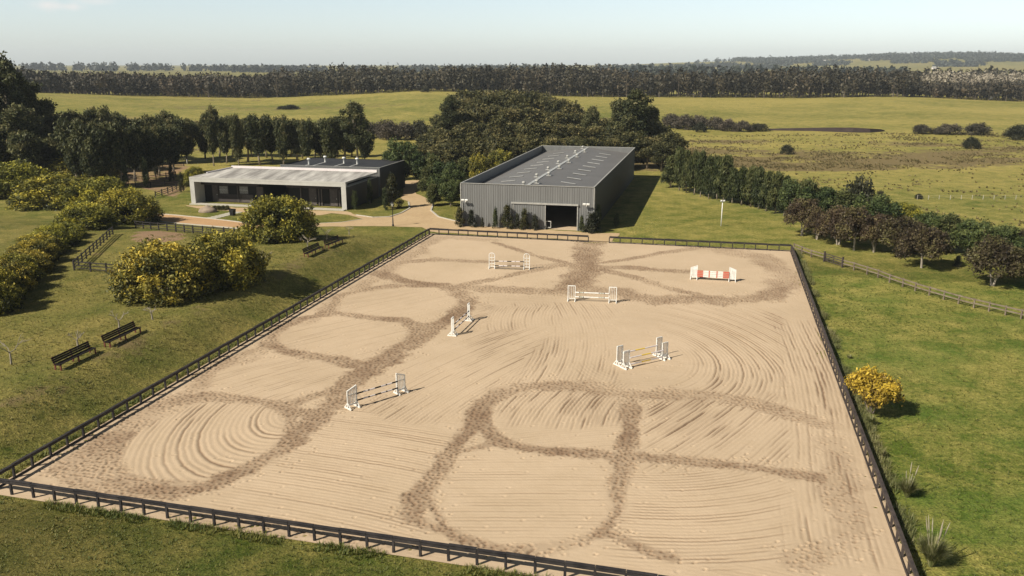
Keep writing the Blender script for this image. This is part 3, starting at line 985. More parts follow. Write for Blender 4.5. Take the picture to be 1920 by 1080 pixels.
# post-and-rail fence of the paddock on the right, with its gate
PR = [(1488, 470), (1503, 475.6), (1521, 482.5), (1545, 489.5)]
PR2 = [(1579, 501), (1601, 507), (1625, 514.5), (1646, 521), (1668, 530), (1692, 538), (1716, 546), (1742, 554), (1769, 562), (1797, 570), (1825, 577.5), (1854, 584), (1884, 591), (1914, 598), (1945, 606), (1978, 615), (2012, 624), (2048, 634), (2086, 645), (2126, 657), (2168, 670)]
p1 = [P(a, b)[:2] for a, b in PR]
fence_run('paddock_fence', 'short weathered post and rail run from arena corner to the field gate', p1, None, 2, (1.0, 0.13, 0.13), [(0.9, 0.06, 0.13, -0.09, 0, 'rail'), (0.5, 0.06, 0.12, -0.09, 0, 'rail')], (GREY_WOOD,), 'weathered paddock fences', posts_at=list(np.concatenate([[0], np.cumsum([np.linalg.norm(b - a) for a, b in zip(p1[:-1], p1[1:])])])))
p2 = [P(a, b)[:2] for a, b in PR2]
fence_run('paddock_fence', 'long weathered post and rail fence from field gate out across the paddock', p2, None, 2, (1.0, 0.13, 0.13), [(0.9, 0.06, 0.13, -0.09, 0, 'rail'), (0.5, 0.06, 0.12, -0.09, 0, 'rail')], (GREY_WOOD,), 'weathered paddock fences', posts_at=list(np.concatenate([[0], np.cumsum([np.linalg.norm(b - a) for a, b in zip(p2[:-1], p2[1:])])])))
ga, gb = P(1545, 490.5), P(1579, 501.5)
dv = gb[:2] - ga[:2]
gl_ = np.linalg.norm(dv)
gt = empty('field_gate', ga, math.atan2(dv[1], dv[0]), 'brown wooden field gate with a diagonal brace in the paddock fence', 'gate')
m = MB()
for z in (0.22, 0.5, 0.78, 1.06): m.bar((0.16, 0, z), (gl_ - 0.16, 0, z), 0.05, 0.1)
for x in (0.2, gl_ / 2, gl_ - 0.2): m.bar((x, 0.045, 0.16), (x, 0.045, 1.12), 0.035, 0.1)
m.bar((0.25, -0.045, 0.25), (gl_ / 2, -0.045, 1.02), 0.035, 0.09)
m.build('gate_panel', RED_WOOD if False else DARK_RAIL, gt)
for x in (0.0, gl_): MB().box((x, 0, 0.6), (0.17, 0.17, 1.4)).build('gate_post', DARK_RAIL, gt)

# black three-rail paddock fences on the left
LP = [(0.98, 0.09, 0.1, -0.0, 0, 'top_rail'), (0.64, 0.05, 0.09, -0.07, 0, 'rail'), (0.30, 0.05, 0.09, -0.07, 0, 'rail')]
GRP = 'black paddock fences by the wattles'
fence_run('paddock_fence', 'black three-rail fence at the near end of the little bare paddock', [P(a, b)[:2] for a, b in [(140, 507), (172, 509.5), (202, 512), (229, 514), (262, 517)]], None, 2.2, (1.12, 0.14, 0.14), LP, (BLACK_WOOD,), GRP)
fence_run('paddock_fence', 'black three-rail fence running away beside the hedge of low wattles', [P(a, b)[:2] for a, b in [(140, 506), (212, 440)]], None, 1.9, (1.12, 0.14, 0.14), LP, (BLACK_WOOD,), GRP)
fence_run('paddock_fence', 'black three-rail fence between orange sand track and the little bare paddock', [P(a, b)[:2] for a, b in [(255, 428), (291, 431.5), (331, 435), (370, 438.5), (410, 441), (440, 443)]], None, 1.75, (1.12, 0.14, 0.14), LP, (BLACK_WOOD,), GRP)
for k, (q, lb) in enumerate([([(205, 318), (262, 318), (345, 312)], 'dark rail fence farthest back in the shaded paddocks under the eucalypts'),
                             ([(190, 336), (262, 341), (330, 332)], 'middle dark rail fence crossing the shaded paddocks behind the wattles'),
                             ([(255, 352), (300, 351), (336, 348)], 'dark rail fence of the shaded paddocks nearest the stable end wall'),
                             ([(292, 371), (318, 362), (338, 352)], 'short dark fence slanting up to the concrete stable corner')]):
    fence_run('paddock_fence', lb, [P(a, b)[:2] for a, b in q], None, 2.4, (1.25, 0.15, 0.15), LP, (BLACK_WOOD,), 'dark fences of the shaded paddocks')
# wire fence with pale posts, far out on the right
wf = [P(a, 374)[:2] for a in (1720, 1925)]
fence_run('wire_fence', 'thin wire fence on pale posts crossing the scrubby field', wf, None, 1.95, (0.8, 0.065, 0.065), [(0.7, 0.012, 0.012, 0, 0, 'wire'), (0.4, 0.012, 0.012, 0, 0, 'wire')], (KERB,), None)

# ================================================================== RIDING BARN
BO = np.array([11.9, 123.4])          # its corner nearest the lawn
BW, BL, BH = 20.1, 61.4, 6.5
barn = empty('riding_barn', (BO[0], BO[1], 0), -AX, 'long grey corrugated riding barn with a low gable roof behind the arena', 'barn')
# local frame: x to the left is negative, y runs away along the barn


def corrugated(m, x0, x1, y0, y1, z0, z1, pitch=0.36, depth=0.03, side=1):
    """A ribbed metal sheet standing from (x0,y0) to (x1,y1)."""
    L = math.hypot(x1 - x0, y1 - y0)
    n = max(1, round(L / pitch))
    ux, uy = (x1 - x0) / L, (y1 - y0) / L
    nx, ny = uy * side, -ux * side
    prof = []
    for i in range(n):
        for f, d in ((0, 0), (0.30, 0), (0.42, 1), (0.78, 1), (0.9, 0)):
            prof.append(((i + f) * L / n, d * depth))
    prof.append((L, 0))
    vs, fs = [], []
    for u, d in prof:
        for z in (z0, z1): vs.append((x0 + ux * u + nx * d, y0 + uy * u + ny * d, z))
    for i in range(len(prof) - 1): fs.append((2 * i, 2 * i + 2, 2 * i + 3, 2 * i + 1))
    m.add(vs, fs)


OX0, OX1, OH = -7.1, -2.4, 3.75        # door opening
DX0 = -12.0
m = MB()
corrugated(m, -BW, OX0, 0, 0, -0.1, BH)
corrugated(m, OX0, OX1, 0, 0, OH, BH)
corrugated(m, OX1, 0, 0, 0, -0.1, BH)
m.build('front_wall', CLAD, barn)
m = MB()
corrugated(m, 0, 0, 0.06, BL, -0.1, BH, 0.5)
m.build('side_wall', CLAD_DARK, barn)  # same sheet as the front, darkened in colour to carry its shade
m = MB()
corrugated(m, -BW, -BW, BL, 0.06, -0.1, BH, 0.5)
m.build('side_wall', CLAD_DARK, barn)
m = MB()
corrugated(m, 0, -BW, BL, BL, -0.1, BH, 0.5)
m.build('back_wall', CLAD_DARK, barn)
EAVE, RIDGE = 5.15, 6.35
hw = BW / 2


def roofz(x): return RIDGE - (RIDGE - EAVE) * abs(x + hw) / hw


for sgn in (-1, 1):
    m = MB()
    x_out = 0 if sgn > 0 else -BW
    n = round(BL / 0.9)
    vs, fs = [], []
    y0, y1 = 0.07, BL - 0.07
    k = 0
    prof = []
    for i in range(n):
        for f, d in ((0, 0), (0.82, 0), (0.86, 0.035), (0.96, 0.035)): prof.append((y0 + (i + f) * (y1 - y0) / n, d))
    prof.append((y1, 0))
    for y, d in prof:
        for x in (-hw, x_out - 0.03 * sgn): vs.append((x, y, roofz(x) + d))
    for i in range(len(prof) - 1):
        a = 2 * i
        fs.append((a, a + 1, a + 3, a + 2) if sgn > 0 else (a, a + 2, a + 3, a + 1))
    m.add(vs, fs)
    m.build('roof_slope', ROOFM, barn)
# inner faces of the parapets, and their pale cappings
m = MB()
m.box((-BW + 0.05, BL / 2, (EAVE + BH) / 2 - 0.1), (0.05, BL - 0.2, BH - EAVE + 0.2))
m.box((-0.05, BL / 2, (EAVE + BH) / 2 - 0.1), (0.05, BL - 0.2, BH - EAVE + 0.2))
m.box((-hw, BL - 0.08, (EAVE + BH) / 2 - 0.1), (BW - 0.2, 0.05, BH - EAVE + 0.2))
m.box((-hw, 0.09, (EAVE + BH) / 2 - 0.1), (BW - 0.2, 0.05, BH - EAVE + 0.18))
m.build('parapet_lining', CLAD, barn)
m = MB()
for (a, b) in (((-BW - 0.06, -0.02, BH + 0.03), (0.06, -0.02, BH + 0.03)), ((-BW - 0.06, BL, BH + 0.03), (0.06, BL, BH + 0.03))): m.bar(a, b, 0.2, 0.07)
for x in (-BW, 0): m.bar((x, 0.085, BH + 0.028), (x, BL - 0.105, BH + 0.028), 0.2, 0.07)
m.bar((0.05, -0.06, -0.1), (0.05, -0.06, BH - 0.02), 0.14, 0.1)
m.bar((-BW - 0.05, -0.06, -0.1), (-BW - 0.05, -0.06, BH - 0.02), 0.14, 0.1)
m.build('parapet_trim', TRIM, barn)
m = MB()
m.bar((-hw, 0.2, RIDGE + 0.03), (-hw, BL - 0.2, RIDGE + 0.03), 0.5, 0.06)
m.build('ridge_cap', SKYL, barn)
slope = math.atan2(RIDGE - EAVE, hw)
for k in range(10):
    for sgn, xc in ((-1, -BW * 0.74), (1, -BW * 0.26)):
        y = 3.0 + k * 5.55
        z = roofz(xc) + 0.055
        m = MB()
        dx = 1.15
        m.bar((xc - dx, y, roofz(xc - dx) + 0.10), (xc + dx, y, roofz(xc + dx) + 0.10), 0.40, 0.06)
        m.build('skylight', SKYL, barn)
for k in range(7):
    for sgn in (-1, 1):
        y = 1.6 + k * 9.6 + (2.4 if sgn > 0 else 0)
        if y > BL - 1: continue
        xc = -hw + sgn * 0.75
        z = roofz(xc)
        m = MB()
        m.box((xc, y, z + 0.06), (0.85, 0.9, 0.08))
        v_ = m.build('roof_vent', SKYL, barn)
        q = MB()
        q.lathe([(0.15, 0.1), (0.15, 0.26), (0.26, 0.31), (0.30, 0.43), (0.24, 0.56), (0.09, 0.62), (0, 0.62)], (xc, y, z), 12)
        q.build('vent_cowl', SKYL, v_, True)
        for a in (-1, 1): pass
# door, its track, and the lean header
m = MB()
corrugated(m, DX0, OX0 - 0.02, -0.11, -0.11, 0.02, OH - 0.05)
sd = m.build('sliding_door', CLAD, barn)
q = MB()
for a, b in (((DX0, -0.14, 0.03), (DX0, -0.14, OH - 0.05)), ((OX0 - 0.03, -0.14, 0.03), (OX0 - 0.03, -0.14, OH - 0.05))): q.bar(a, b, 0.1, 0.1)
q.build('door_edge', TRIM, sd)
m = MB()
m.box(((DX0 + OX1) / 2 - 0.05, -0.16, OH + 0.10), (OX1 - DX0 + 0.5, 0.24, 0.24))
m.build('door_track', TRIM, barn)
m = MB()
m.bar((OX1 + 0.07, -0.09, -0.05), (OX1 + 0.07, -0.09, OH - 0.03), 0.14, 0.1)
m.build('door_jamb', TRIM, barn)
# inside: sand floor, dark kick wall
m = MB()
m.box((-hw, BL / 2, 0.015), (BW - 0.3, BL - 0.3, 0.05))
m.build('riding_floor', SAND, barn)
m = MB()
for x in (-BW + 0.25, -0.25): m.box((x, BL / 2, 0.75), (0.1, BL - 0.8, 1.4))
m.build('kick_wall', VOID, barn)
# small white pass gate beside the opening
m = MB()
x0, x1 = OX0 + 0.05, OX0 + 0.75
for a, b in (((x0, 0.2, 0.25), (x0, 0.2, 1.25)), ((x1, 0.2, 0.25), (x1, 0.2, 1.25)), ((x0 + 0.04, 0.2, 1.21), (x1 - 0.04, 0.2, 1.21)), ((x0 + 0.04, 0.2, 0.29), (x1 - 0.04, 0.2, 0.29))): m.bar(a, b, 0.05, 0.07)
m.build('pass_gate', WHITE, barn)


def floodlight(x, z, y=-0.1):
    m = MB()
    m.box((x, y - 0.03, z), (0.1, 0.06, 0.5))
    f = m.build('floodlight', WHITE_METAL, barn)
    q = MB()
    q.bar((x, y - 0.05, z + 0.16), (x, y - 0.55, z + 0.22), 0.06, 0.06)
    q.box((x - 0.28, y - 0.6, z + 0.2), (0.42, 0.3, 0.16), 0, 0, R_(25))
    q.box((x + 0.28, y - 0.6, z + 0.2), (0.42, 0.3, 0.16), 0, 0, R_(25))
    q.build('lamp_head', WHITE_METAL, f)


floodlight(-BW + 0.7, 3.85)
floodlight(-1.0, 3.9)
m = MB()
m.tube([(-BW + 0.25, -0.12, 0.1), (-BW + 0.25, -0.12, 3.6)], 0.06)
m.tube([(0.12, 0.35, 0.1), (0.12, 0.35, BH - 0.2)], 0.06)
m.build('downpipe', TRIM, barn)

# ================================================================== STABLE
SO = np.array([-27.8, 142.2])
SW, SD, SHT = 29.4, 14.0, 4.72
st = empty('stable', (SO[0], SO[1], 0), -AX, 'low flat-roofed concrete stable with dark timber stall fronts', 'stable')
PW, BH_ = 0.85, 0.82
m = MB()
m.box((-SW / 2, SD / 2, SHT - 0.15), (SW, SD, 0.30))                 # roof slab
m.build('roof', STAIN, st)
m = MB()
m.box((-SW / 2, 0.28, SHT - 0.30 - 0.26), (SW, 0.56, 0.52))          # beam under the slab
m.box((-SW / 2, -0.012, SHT - 0.15), (SW - 0.01, 0.024, 0.29))
m.build('front_beam', CONC, st)
for x in (-PW / 2, -SW + PW / 2):
    MB().box((x, SD / 2 - 0.02, (SHT - 0.83) / 2), (PW if x < -5 else PW, SD - 0.06, SHT - 0.83)).build('end_wall', CONC, st)
m = MB()
m.box((-SW / 2, SD - 0.15, SHT + 0.20), (SW, 0.3, 0.40))
m.box((-SW + 0.1, SD * 0.68, SHT + 0.1), (0.2, SD * 0.60, 0.2))
m.build('roof_upstand', LILAC, st)
m = MB()
m.box((-SW / 2, -0.2, 0.06), (SW - 0.3, 1.5, 0.14))
m.build('apron_slab', SLABM, st)
REC = 3.0
# two timber blocks with an open passage between
MB().box((0.03, SD / 2, SHT / 2 - 0.45), (0.05, SD - 0.02, SHT - 0.95)).build('end_shade_panel', CLAD_DARK, st)  # added dark panel, puts the end wall's shade into the colour
blocks = [(-SW + PW + 0.02, -17.2), (-12.0, -PW - 0.02)]
for bi, (xa, xb) in enumerate(blocks):
    m = MB()
    m.box(((xa + xb) / 2, (REC + SD - 0.5) / 2, (SHT - 0.86) / 2), (xb - xa, SD - 0.5 - REC, SHT - 0.86))
    m.build('stall_block', VOID, st)
    MB().box(((xa + xb) / 2, REC - 0.9, SHT - 1.25), (xb - xa - 0.02, 0.25, 0.62)).build('lintel', DARK_BOARD, st)
m = MB()
m.box((-14.6, SD - 2.2, 1.9), (5.1, 0.2, 3.8))
m.build('passage_wall', VOID, st)


def stall_door(x0, x1, h, mat, cross=False, y=None):
    y = REC - 0.09 if y is None else y
    d = MB().box(((x0 + x1) / 2, y, h / 2 + 0.08), (x1 - x0, 0.09, h)).build('stall_door', mat, st)
    q = MB()
    e = 0.11
    yy = y - 0.06
    q.bar((x0 + e / 2, yy, 0.1), (x0 + e / 2, yy, h + 0.05), 0.04, e)
    q.bar((x1 - e / 2, yy, 0.1), (x1 - e / 2, yy, h + 0.05), 0.04, e)
    for z in (0.16, h * 0.5, h): q.bar((x0 + e, yy, z), (x1 - e, yy, z), 0.04, e)
    if cross:
        q.bar((x0 + e, yy + 0.005, h * 0.5), (x1 - e, yy + 0.005, h - 0.06), 0.03, e)
        q.bar((x0 + e, yy + 0.005, 0.2), (x1 - e, yy + 0.005, h * 0.48), 0.03, e)
    q.build('door_frame', DOOR_BOARD, d)
    MB().box((x1 - 0.2, y - 0.1, h * 0.46), (0.05, 0.08, 0.16)).build('handle', WHITE_METAL, d)
    return d


def stall_window(x0, x1, z0, z1):
    y = REC - 0.08
    w = MB()
    for a, b in (((x0, y, z0), (x1, y, z0)), ((x0, y, z1), (x1, y, z1))): w.bar(a, b, 0.07, 0.1)
    for x in (x0, x1): w.bar((x, y, z0 + 0.05), (x, y, z1 - 0.05), 0.07, 0.1)
    o = w.build('stall_window', DOOR_BOARD, st)
    q = MB()
    n = int((x1 - x0) / 0.14)
    for i in range(1, n):
        x = x0 + (x1 - x0) * i / n
        q.bar((x, y, z0 + 0.05), (x, y, z1 - 0.05), 0.035, 0.035)
    q.bar((x0 + 0.05, y - 0.03, (z0 + z1) / 2), (x1 - 0.05, y - 0.03, (z0 + z1) / 2), 0.03, 0.05)
    q.build('grille', WHITE_METAL, o)
    return o


xl = -SW + PW
stall_door(xl + 1.6, xl + 2.75, 2.9, DOOR_BOARD)
MB().box((xl + 5.1, REC - 0.09, 0.75), (4.6, 0.09, 1.35)).build('stall_panel', DARK_BOARD, st)
stall_window(xl + 3.0, xl + 4.75, 1.5, 2.9)
stall_door(xl + 6.95, xl + 9.6, 1.45, DOOR_BOARD)
stall_window(xl + 6.95, xl + 8.7, 1.62, 2.95)
MB().box((xl + 6.6, REC - 0.1, 1.5), (0.16, 0.12, 2.9)).build('stall_post', DOOR_BOARD, st)
stall_door(xl + 10.3, xl + 11.6, 2.85, DOOR_BOARD)
xr = -PW
stall_door(xr - 3.5, xr - 2.0, 2.95, DOOR_BOARD, True)
stall_door(xr - 7.4, xr - 5.9, 2.95, DOOR_BOARD, True)
for x in (xr - 1.7, xr - 1.2, xr - 5.5, xr - 5.0, xr - 8.9): MB().box((x, REC - 0.12, 1.5), (0.22, 0.14, 2.9)).build('stall_post', DOOR_BOARD, st)

# shed behind
sx, sy = SO + EF * 15.2 + ER * 0.0
sh = empty('storage_shed', (sx, sy, 0), -AX, 'charcoal metal shed with four white roof vents behind the concrete stable', 'shed')
TW, TD, TH = 20.0, 13.0, 5.35
m = MB()
corrugated(m, -TW, 0, 0, 0, -0.1, TH, 0.36)
m.build('front_wall', CLAD, sh)
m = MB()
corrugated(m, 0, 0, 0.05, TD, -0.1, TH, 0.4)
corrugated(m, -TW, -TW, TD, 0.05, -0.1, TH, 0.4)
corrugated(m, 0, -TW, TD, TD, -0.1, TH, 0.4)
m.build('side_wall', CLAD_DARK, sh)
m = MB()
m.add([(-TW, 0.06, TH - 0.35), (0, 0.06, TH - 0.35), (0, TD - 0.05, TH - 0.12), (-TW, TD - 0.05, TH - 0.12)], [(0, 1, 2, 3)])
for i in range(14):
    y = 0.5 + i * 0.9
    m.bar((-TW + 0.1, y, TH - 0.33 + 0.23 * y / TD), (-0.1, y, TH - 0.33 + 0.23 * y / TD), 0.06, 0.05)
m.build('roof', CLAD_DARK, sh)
m = MB()
m.bar((-TW - 0.05, -0.02, TH + 0.03), (0.05, -0.02, TH + 0.03), 0.16, 0.06)
m.bar((0.0, 0.07, TH + 0.03), (0.0, TD + 0.05, TH + 0.03), 0.16, 0.06)
m.build('parapet_trim', TRIM, sh)
for vx, vy in ((-16.0, 3.6), (-14.4, 7.4), (-10.0, 6.4), (-7.0, 5.8)):
    b0 = TH - 0.35 + 0.23 * vy / TD
    v_ = MB().bar((vx, 0.3, TH - 0.27), (vx, vy, b0 + 0.05), 0.35, 0.05).build('roof_light', SKYL, sh)
    q = MB()
    q.lathe([(0.17, 0.0), (0.17, 0.95), (0.34, 1.0), (0.34, 1.18), (0.18, 1.28), (0, 1.28)], (vx, vy + 0.2, b0), 12)
    q.build('vent_pipe', WHITE_METAL, sh, True)

# ================================================================== JUMPS
def wing(p, ang, style, h, w, label, group, tall=0):
    """A free-standing jump wing: p foot centre, ang direction of its width, tall = which end carries the poles."""
    root = empty('jump_wing', (p[0], p[1], 0.03), ang, label, 'jump wing', group)
    s_ = 0.075
    hw_ = w / 2
    h0, h1 = h, h
    if style in ('taper', 'solid'):
        h0, h1 = (h, h * 0.82) if tall < 0 else (h * 0.82, h)
    m = MB()
    m.bar((-hw_, 0, 0.06), (-hw_, 0, h0), s_, s_)
    m.bar((hw_, 0, 0.06), (hw_, 0, h1), s_, s_)
    if style == 'arch':
        n = 8
        pts = [(hw_ * math.cos(a), 0, h + 0.28 * math.sin(a)) for a in np.linspace(0, math.pi, n)]
        m.tube(pts, s_ / 2, 6)
    else:
        m.bar((-hw_ - 0.02, 0, h0), (hw_ + 0.02, 0, h1), s_ + 0.01, s_)
    m.bar((-hw_ + 0.03, 0, 0.26), (hw_ - 0.03, 0, 0.26), s_ - 0.01, s_)
    m.build('frame', WHITE, root)
    m = MB()
    if style == 'arch':
        m.bar((0, 0, 0.3), (0, 0, h + 0.26), 0.04, 0.06)
        for z in (0.62, 0.98, 1.34): m.bar((-hw_ + 0.03, 0.005, z), (hw_ - 0.03, 0.005, z), 0.045, 0.06)
    elif style == 'solid':
        m.add([(-hw_ + .03, -.02, .3), (hw_ - .03, -.02, .3), (hw_ - .03, -.02, h1 - .03), (-hw_ + .03, -.02, h0 - .03), (-hw_ + .03, .02, .3), (hw_ - .03, .02, .3), (hw_ - .03, .02, h1 - .03), (-hw_ + .03, .02, h0 - .03)],
              [(0, 1, 2, 3), (7, 6, 5, 4), (0, 4, 5, 1), (1, 5, 6, 2), (2, 6, 7, 3), (3, 7, 4, 0)])
        for k in range(1, 5): m.bar((-hw_ + w * k / 5, -0.035, 0.34), (-hw_ + w * k / 5, -0.035, min(h0, h1) - 0.06), 0.02, 0.05)
    else:
        n = {'slats': 3, 'thin': 2, 'taper': 5}[style]
        for k in range(1, n + 1):
            f = k / (n + 1)
            m.bar((-hw_ + w * f, 0, 0.29), (-hw_ + w * f, 0, h0 + (h1 - h0) * f - 0.03), 0.03, w / (n + 1) * 0.48)
        if style == 'taper': m.bar((-hw_ + .03, 0.03, h * 0.62), (hw_ - .03, 0.03, h * 0.62), 0.03, 0.06)
    m.build('slat_panel', WHITE, root)
    for x in (-hw_, hw_):
        m = MB()
        m.box((x, 0, 0.035), (0.09, 0.85, 0.09))
        for sg in (-1, 1): m.bar((x, sg * 0.05, 0.42), (x, sg * 0.36, 0.07), 0.05, 0.06)
        m.build('foot', WHITE, root)
    x = hw_ if tall > 0 else -hw_
    m = MB()
    for z in np.arange(0.45, h - 0.2, 0.15): m.box((x, -0.055, z), (0.05, 0.03, 0.04))
    m.build('cup_track', WHITE_METAL, root)
    return root


def pole(a, b, za, zb, bands, mats, label, group, rad=0.055):
    """A jump pole lying in the cups of two wings, painted in bands (end fraction, paint index)."""
    mid_ = ((a[0] + b[0]) / 2, (a[1] + b[1]) / 2, (za + zb) / 2 + 0.03)
    root_l = math.hypot(b[0] - a[0], b[1] - a[1])
    ang = math.atan2(b[1] - a[1], b[0] - a[0])
    m = MB()
    x0 = 0.0
    n = 10
    for e, mi in bands:
        p0, p1 = (-0.5 + x0) * root_l, (-0.5 + e) * root_l
        m.tube([(p0, 0, 0), (p1, 0, 0)], rad, n, mi, cap=(x0 == 0.0 or e >= 1.0))
        x0 = e
    o = m.build('jump_pole', mats, None, False)
    o.location = mid_
    o.rotation_euler = (0, -math.atan2(zb - za, root_l), ang)
    return tag(o, label, 'pole', group)


def jump(pl, pr, w, h, style, name, group, ext=0.0):
    """pl/pr: places in the photograph of the middle of each wing's foot line. Returns inner ends."""
    a, b = P(*pl, 0), P(*pr, 0)
    d = (b - a)[:2]
    d = d / np.linalg.norm(d)
    ang = math.atan2(d[1], d[0])
    wing(a, ang, style, h, w, f'white {name[0]}', group, 1)
    wing(b, ang, style, h, w, f'white {name[1]}', group, -1)
    ia = a[:2] + d * (w / 2 + 0.0)
    ib = b[:2] - d * (w / 2 + 0.0)
    off = np.array([d[1], -d[0]]) * 0.10
    return ia + off, ib + off


BW_ = [(0.14, 1), (0.29, 0), (0.31, 1), (0.43, 0), (0.58, 1), (0.70, 0), (0.72, 1), (0.87, 0), (1.0, 1)]
g1 = 'jump with arched wings'
a, b = jump((922.5, 503.5), (987.5, 505), 0.68, 1.62, 'arch', ('arched grid wing standing near the far fence, to the side of the wattles', 'arched grid wing standing near the far fence, towards the red jump'), g1)
pole(a, b, 0.92, 0.92, BW_, [LILAC, BLACKP], 'upper black and white banded pole between the arched wings', g1)
pole(a, b, 0.36, 0.36, BW_, [LILAC, BLACKP], 'lower black and white banded pole between the arched wings', g1)
pole(a - [0.0, 0.25], b - [0.0, 0.25], 0.06, 0.06, [(1.0, 0)], [GREY_WOOD], 'plain brown ground pole in front of the arched wings', g1)

g2 = 'jump with red and white planks'
a, b = jump((1300.5, 524), (1372.5, 528), 0.72, 1.62, 'solid', ('solid tapered wing at the arena-gate end of the red planks', 'solid tapered wing at the paddock end of the red planks'), g2)
dd = (b - a) / np.linalg.norm(b - a)
L = np.linalg.norm(b - a)
for k, z in enumerate((0.42, 0.62, 0.82, 1.02)):
    m = MB()
    segs = [(0, 0.15, 0), (0.15, 0.19, 0), (0.19, 0.36, 1), (0.36, 0.40, 0), (0.40, 0.60, 1), (0.60, 0.64, 0), (0.64, 0.81, 1), (0.81, 0.85, 0), (0.85, 1.0, 0)]
    for f0, f1, mi in segs: m.bar(((f0 - 0.5) * L, 0, 0), ((f1 - 0.5) * L, 0, 0), 0.035, 0.155, mi)
    o = m.build('jump_plank', [RED, WHITE])
    c = (a + b) / 2
    o.location = (c[0], c[1], z + 0.03)
    o.rotation_euler = (0, 0, math.atan2(dd[1], dd[0]))
    tag(o, f'red and white jump plank, {("lowest of four", "second of four up from the sand", "third of four up from the sand", "topmost of four")[k]}', 'plank', g2)

g3 = 'white jump in the middle of the arena'
BG = [(0.12, 0), (0.14, 1), (0.22, 2), (0.24, 0), (0.26, 1), (0.29, 0), (0.70, 0), (0.72, 1), (0.74, 0), (0.82, 2), (0.84, 0), (0.87, 1), (1.0, 0)]
a, b = jump((1071.5, 564.5), (1148.5, 567.5), 0.74, 1.62, 'slats', ('three-slat wing at the far-gate track end of the grey-banded poles', 'three-slat wing at the paddock end of the grey-banded poles'), g3)
pole(a, b, 0.95, 0.95, BG, [WHITE, BLACKP, SAGE], 'upper white pole with grey-green bands in mid arena', g3, 0.06)
pole(a, b, 0.48, 0.48, BG, [WHITE, BLACKP, SAGE], 'lower white pole with grey-green bands in mid arena', g3, 0.06)

g4 = 'narrow jump set lengthwise'
a, b = jump((849, 629), (879, 601), 0.52, 1.66, 'thin', ('slender wing at the near end of the lengthwise jump', 'slender wing at the far end of the lengthwise jump'), g4)
B4 = [(0.1, 1), (0.26, 0), (0.36, 1), (0.5, 0), (0.6, 1), (0.74, 0), (0.84, 1), (0.92, 0), (1.0, 1)]
pole(a, b, 1.0, 1.0, B4, [LILAC, BLACKP], 'upper black and white pole of the lengthwise jump', g4)
pole(a, b, 0.5, 0.5, B4, [LILAC, BLACKP], 'lower black and white pole of the lengthwise jump', g4)

g5 = 'yellow banded spread jump'
BY = [(0.34, 0), (0.62, 1), (1.0, 0)]
a, b = jump((1161.5, 684.5), (1235, 667.5), 0.56, 1.62, 'slats', ('rear wing of the yellow spread jump at the arena-middle end', 'rear wing of the yellow spread jump at the paddock end'), g5)
pole(a, b, 1.0, 1.0, BY, [LILAC, YELLOW], 'rear pole of the spread jump, white with a yellow middle', g5)
a, b = jump((1174, 690.5), (1246, 674), 0.56, 1.45, 'slats', ('front wing of the yellow spread jump at the arena-middle end', 'front wing of the yellow spread jump at the paddock end'), g5)
pole(a, b, 0.85, 0.85, BY, [LILAC, YELLOW], 'upper front pole of the spread jump, white with a yellow middle', g5)
pole(a, b, 0.28, 0.28, BY, [LILAC, YELLOW], 'lower front pole of the spread jump, white with a yellow middle', g5)

g6 = 'nearest jump with black banded poles'
B6 = [(0.14, 1), (0.26, 0), (0.30, 1), (0.43, 0), (0.58, 1), (0.70, 0), (0.735, 1), (0.86, 0), (1.0, 1)]
a, b = jump((661, 765), (752, 737), 0.74, 1.62, 'taper', ('slanting-topped wing beside the trampled track of the nearest jump', 'slanting-topped wing at the smooth-sand end of the nearest jump'), g6)
pole(a, b, 1.02, 1.02, B6, [LILAC, BLACKP], 'upper pole of the nearest jump with bold black bands', g6)
pole(a, b, 0.50, 0.50, B6, [LILAC, BLACKP], 'lower pole of the nearest jump with bold black bands', g6)

# ================================================================== BENCHES
def bench(pa, pb, label):
    """pa, pb: foot of the front legs at the near and far end, as seen in the photograph."""
    a, b = P(*pa), P(*pb)
    d = (b - a)
    L = np.linalg.norm(d[:2])
    root = empty('park_bench', a, math.atan2(d[1], d[0]), label, 'bench', 'dark benches on the bank')
    tl = math.atan2(d[2], L)
    root.rotation_euler = (0, -tl, math.atan2(d[1], d[0]))
    m = MB()
    for k in range(4): m.box((L / 2, 0.06 + k * 0.135, 0.46), (L + 0.16, 0.115, 0.045))
    m.build('seat', BENCH_WOOD, root)
    m = MB()
    for k in range(3): m.box((L / 2, 0.56 + 0.05 * k, 0.60 + k * 0.155), (L + 0.16, 0.04, 0.14), 0, 0, R_(-16))
    m.build('backrest', BENCH_WOOD, root)
    for x in (0.05, L / 2, L - 0.05):
        m = MB()
        m.box((x, 0.04, 0.21), (0.09, 0.09, 0.46))
        m.box((x, 0.52, 0.21), (0.09, 0.09, 0.46))
        m.bar((x, 0.56, 0.44), (x, 0.70, 1.0), 0.07, 0.06)
        m.bar((x, 0.09, 0.40), (x, 0.47, 0.40), 0.07, 0.07)
        m.build('leg', RED_WOOD, root)


bench((115, 695), (181, 663), 'dark bench lowest down the bank, beside the bare tree on the lawn')
bench((207, 652), (265, 624), 'dark bench just up the bank from the lowest one')
bench((578, 482.5), (606.5, 469.5), 'dark bench half in the shadow of the big wattle')
bench((617, 466), (643, 455.5), 'dark bench nearest the gravel drive')

